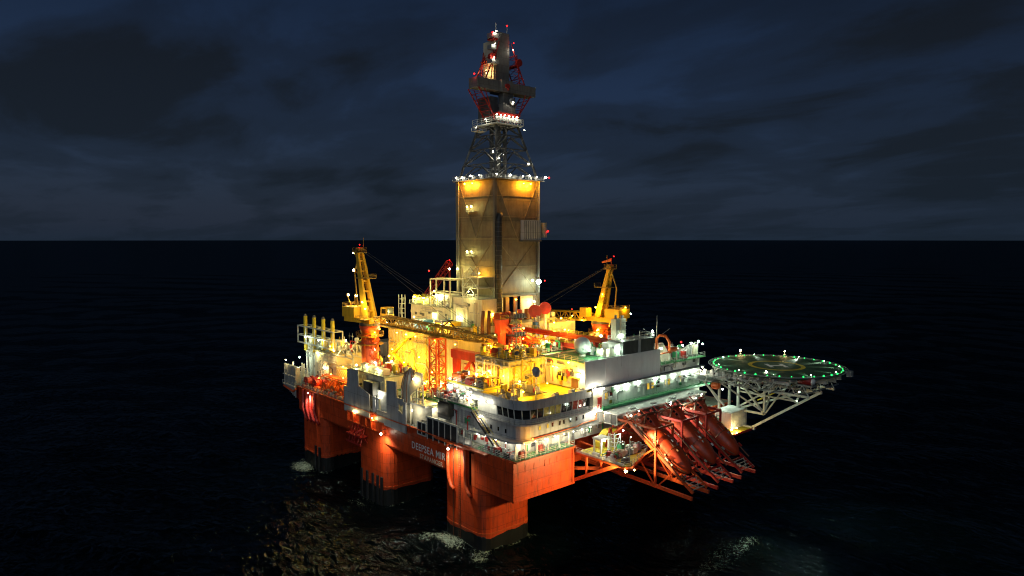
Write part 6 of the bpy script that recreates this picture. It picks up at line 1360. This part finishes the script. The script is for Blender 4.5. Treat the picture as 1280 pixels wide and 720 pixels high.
lamp((72,-4.8,29.2),'white lamp beneath the helideck truss over the far green deck','cool',2600,r=.3)
for i,x_ in enumerate((64.2,66.6)): lamp((x_,-12.4,21.0),'small warm lamp at the floor edge by the white container, '+('left','right')[i],'warm',420,r=.22)
lamp((63.0,-5,24.6),'cool lamp over the valve cabinet beside the container','cool',420,r=.24)
# lifeboat side small lamps
for i,x_ in enumerate((31.5,47,58)): lamp((x_,-5.6,29.0),'small white lamp on the boarding deck over the '+('first','second','third')[i]+' lifeboat','white',140,r=.22)
for i,x_ in enumerate((33.5,46.0,59.5)):  # floodlights and arms added to bring glints onto the sea
    lamp((x_,-6.3,29.9),'floodlight on the outer edge of the pale gallery roof shining down on the sea, '+('left','middle','right')[i],'cool' if i else 'white',(15000,15000,20000)[i],(.05,-1,-.42),88,.22,soft=.3,blend=.9)
    one('added_lamp_arm', MB().bar((x_,-5.5,29.8),(x_,-6.3,30.25),.12).bar((x_,-6.3,30.0),(x_,-6.3,30.3),.12), DGREY, 'small added arm carrying a floodlight on the pale gallery roof edge, '+('left','middle','right')[i], 'bracket', (x_,-5.5,29.8))
lamp((73.6,-25.4,31.6),'floodlight below the middle of the helideck shining down at the sea','cool',26000,(-.1,-.75,-1),125,.26,soft=.3,blend=.9)  # added lamp, lights the water and the truss above
# derrick lamps
lamp((34.0,57.6,86.5),'glowing sodium floodlight under the derrick top platform, left face','amber',2600,(-.1,-.1,-1),None,.3,soft=.3)
for p,lb in (((32.5,58.2,86.4),'sodium lamp in the pair under the derrick top platform, left face outer'),((32.5,54.6,86.4),'sodium lamp in the pair under the derrick top platform, left face inner')): lamp(p,lb,'amber',2400,r=.36)
for p,lb in (((43.6,44.4,86.3),'sodium lamp in the pair under the derrick top platform, right face left'),((46.4,44.4,86.3),'sodium lamp in the pair under the derrick top platform, right face right')): lamp(p,lb,'amber',2800,r=.36)
for p,w,lb in (((31.9,56.4,79.6),130,'pale lamp on the upper balcony of the derrick left face, left of two'),((31.9,54.4,79.6),130,'pale lamp on the upper balcony of the derrick left face, right of two'),((31.9,56.4,66.4),170,'pale lamp on the lower balcony of the derrick left face, left of two'),((31.9,54.4,66.4),170,'pale lamp on the lower balcony of the derrick left face, right of two')): lamp(p,lb,'lime',w,r=.34)
lamp((48.2,42.8,57.4),'large bright floodlight on the lower right of the derrick, bigger lamp','cool',600,(-.3,-.4,-1),None,.95)
lamp((45.8,42.9,57.9),'large bright floodlight on the lower right of the derrick, left smaller lamp','cool',600,(-.3,-.4,-1),None,.4)
lamp((31,64,61.0),'lamp on top of the white lattice platform left of the derrick, left','lime',700,r=.4); lamp((31,60,61.2),'lamp on top of the white lattice platform left of the derrick, right','lime',700,r=.4)
lamp((31.5,50.5,60.2),'warm lamp on the lattice balcony beside the derrick corner','sodium',900,r=.36)
for i,y_ in enumerate((76,71,64)): lamp((26.2,y_,52.0 if i < 2 else 53.2),'lamp on the guard rail of the lattice platform house, '+('left','middle','right')[i],'lime',1500,r=.36)
lamp((26.6,49,55.2),'lamp on the lowest balcony of the cream plated house','lime',1100,r=.3); lamp((26.4,54,47.5),'lamp on the front of the cream plated house','lime',1200,r=.3)
for i,(y_) in enumerate((66,58,50)): lamp((17.6,y_,46.2),'lamp among the roof containers of the yellow building, '+('left','middle','right')[i],'warm',900,r=.3)
lamps('small white lamp in the row on the rail of the derrick top platform','derrick top platform lamps',[(31.8,61.5,88.6),(31.8,58.5,88.4),(31.8,54.5,88.7),(31.8,50.5,88.5),(33,44.2,88.6),(38,43.9,88.6),(43,43.9,88.6),(45.5,43.9,88.9),(48.5,43.9,88.6)],color='white',power=110,r=.22)
lamp((52.2,44.0,88.7),'white lamp at the right corner of the derrick top platform beside the red light','white',160,r=.42)
for i,p in enumerate(((36.2,49.5,97.2),(36.8,49,94.2),(37.4,48.4,94.8),(38.6,47.5,96),(47.6,46.6,93.6),(48.4,49.3,106.3))): lamp(p,'white lamp inside the open derrick lattice, '+('highest on the left','left lower','second from left','near the middle','right lower','high on the right by the housing')[i],'white',150,r=.2)
lamps('small white lamp in the row below the grey crown housing','crown platform lamps',[(36.4+k*1.6,48.1,109.3) for k in range(6)],color='white',power=60,r=.2)
for i,p in enumerate(((33.2,53.5,106.0),(35.8,52.5,108.4),(43.8,49.3,113.2),(37.6,49.6,133.0),(36.6,49,129.2),(36.6,49.4,125.4),(44.8,50.4,129.2),(43.2,50.1,108.4))): lamp(p,'white lamp on the derrick crown, '+('lowest left balcony','left of the lamp row','on the grey housing','top left by the spine','below the topmost lamp box','on the left red truss','right of the spine under the red light','under the grey housing')[i],'white',110,r=.2)
lamp((36.2,52.5,121.5),'hidden small floodlight lighting the left red truss of the crown','warm',420,(.2,.1,1),None,.16)
# crane lamps
la = MB()
for a_, z_, az, zz_ in ((-7.8,66.5,-3.6,61.5),(-7.6,61.3,-2.8,57.0),(-11.4,53.7,-9,50.0),(-7.4,53.7,-7.4,50.0)): la.bar(PL(az,.4,zz_),PL(a_,.4,z_),.2).bar(PL(a_,.4,z_),PL(a_+1.5,.4,z_),.16)
la.build('lamp_arm', DKYEL, [o for o in bpy.data.objects if o.name.startswith('pedestal_crane')][0])
for i,(a,b,z,w) in enumerate(((-7.8,.4,66.0,700),(-7.6,.4,60.8,700),(-11.4,1.0,53.2,900),(-7.4,1.0,53.2,700),(-6.5,4.6,49.0,1600),(1.0,-3.4,52.0,700),(3.4,3.4,45.6,900),(2.6,-3.6,50.2,700))):
    lamp(tuple(PL(a,b,z)),'yellow white lamp on the left crane, '+('on its top arm','on its middle arm','on the house corner','behind the mast','over the house wall','right of the mast','below the cab','by the boom foot')[i],'warm' if i else 'lime',w,r=.42 if i < 5 else .3)
for i,(a,b,z,w) in enumerate(((-.5,3.4,48.3,900),(-3,-3.6,42.9,600),(-9.6,0,48.6,400),(leanR*.5,1.6,52.5,400),(6,2.2,43.5,800),(-2.4,4.6,41.4,1300))): lamp(tuple(PR(a,b,z)),'yellow lamp on the right hand crane, '+('beside the mast foot','on the column gallery','at the house end','half way up the mast','under the boom','lighting the red column')[i],'sodium',w,r=.34)
lamps('small lamp spaced along the red column of the left crane','left crane column lamps',[(7.2,68.0,z_) for z_ in (34.5,38.5)],color='white',power=420,r=.28)
lamp((7.0,67.6,43.4),'lamp under the slewing ring of the left crane','sodium',1100,r=.3)
for i in range(5):
    q = PL(7+i*7.5,-2.2,44.6-i*.35); lamp(tuple(q),'sodium lamp spaced along the underside of the left crane boom','sodium',420,r=.22,group='boom lamps of the left crane')
# red warning lights
for p,lb in ((tuple(PL(leanL,0,68.4)),'red warning light on top of the left crane'),(tuple(PR(leanR-1.4,0,64.6)),'red warning light on top of the right hand crane'),((43.8,52,136.6),'red warning light at the very top of the derrick'),((36.2,49.6,132.4),'red warning light beside the top left lamp box of the crown'),((45.2,50.6,131.2),'red warning light right of the crown spine'),((31.0,51.6,120.4),'red warning light at the left end of the crown beam'),((53.6,44.0,88.8),'red warning light at the right corner of the derrick top platform'),((52.6,43.4,72.4),'red warning light on the right edge of the derrick wall'),((27,69,60.4),'red warning light on the white lattice platform frame'),((51.0,43.0,57.6),'red warning light beside the large bright floodlight'),((46,84,63),'red warning light at the tip of the slanting red boom'),((61,1.2,42.6),'red warning light on the orange davit boat'),((64,44,48),'red warning light on the pale winch house')): beacon(p,lb)
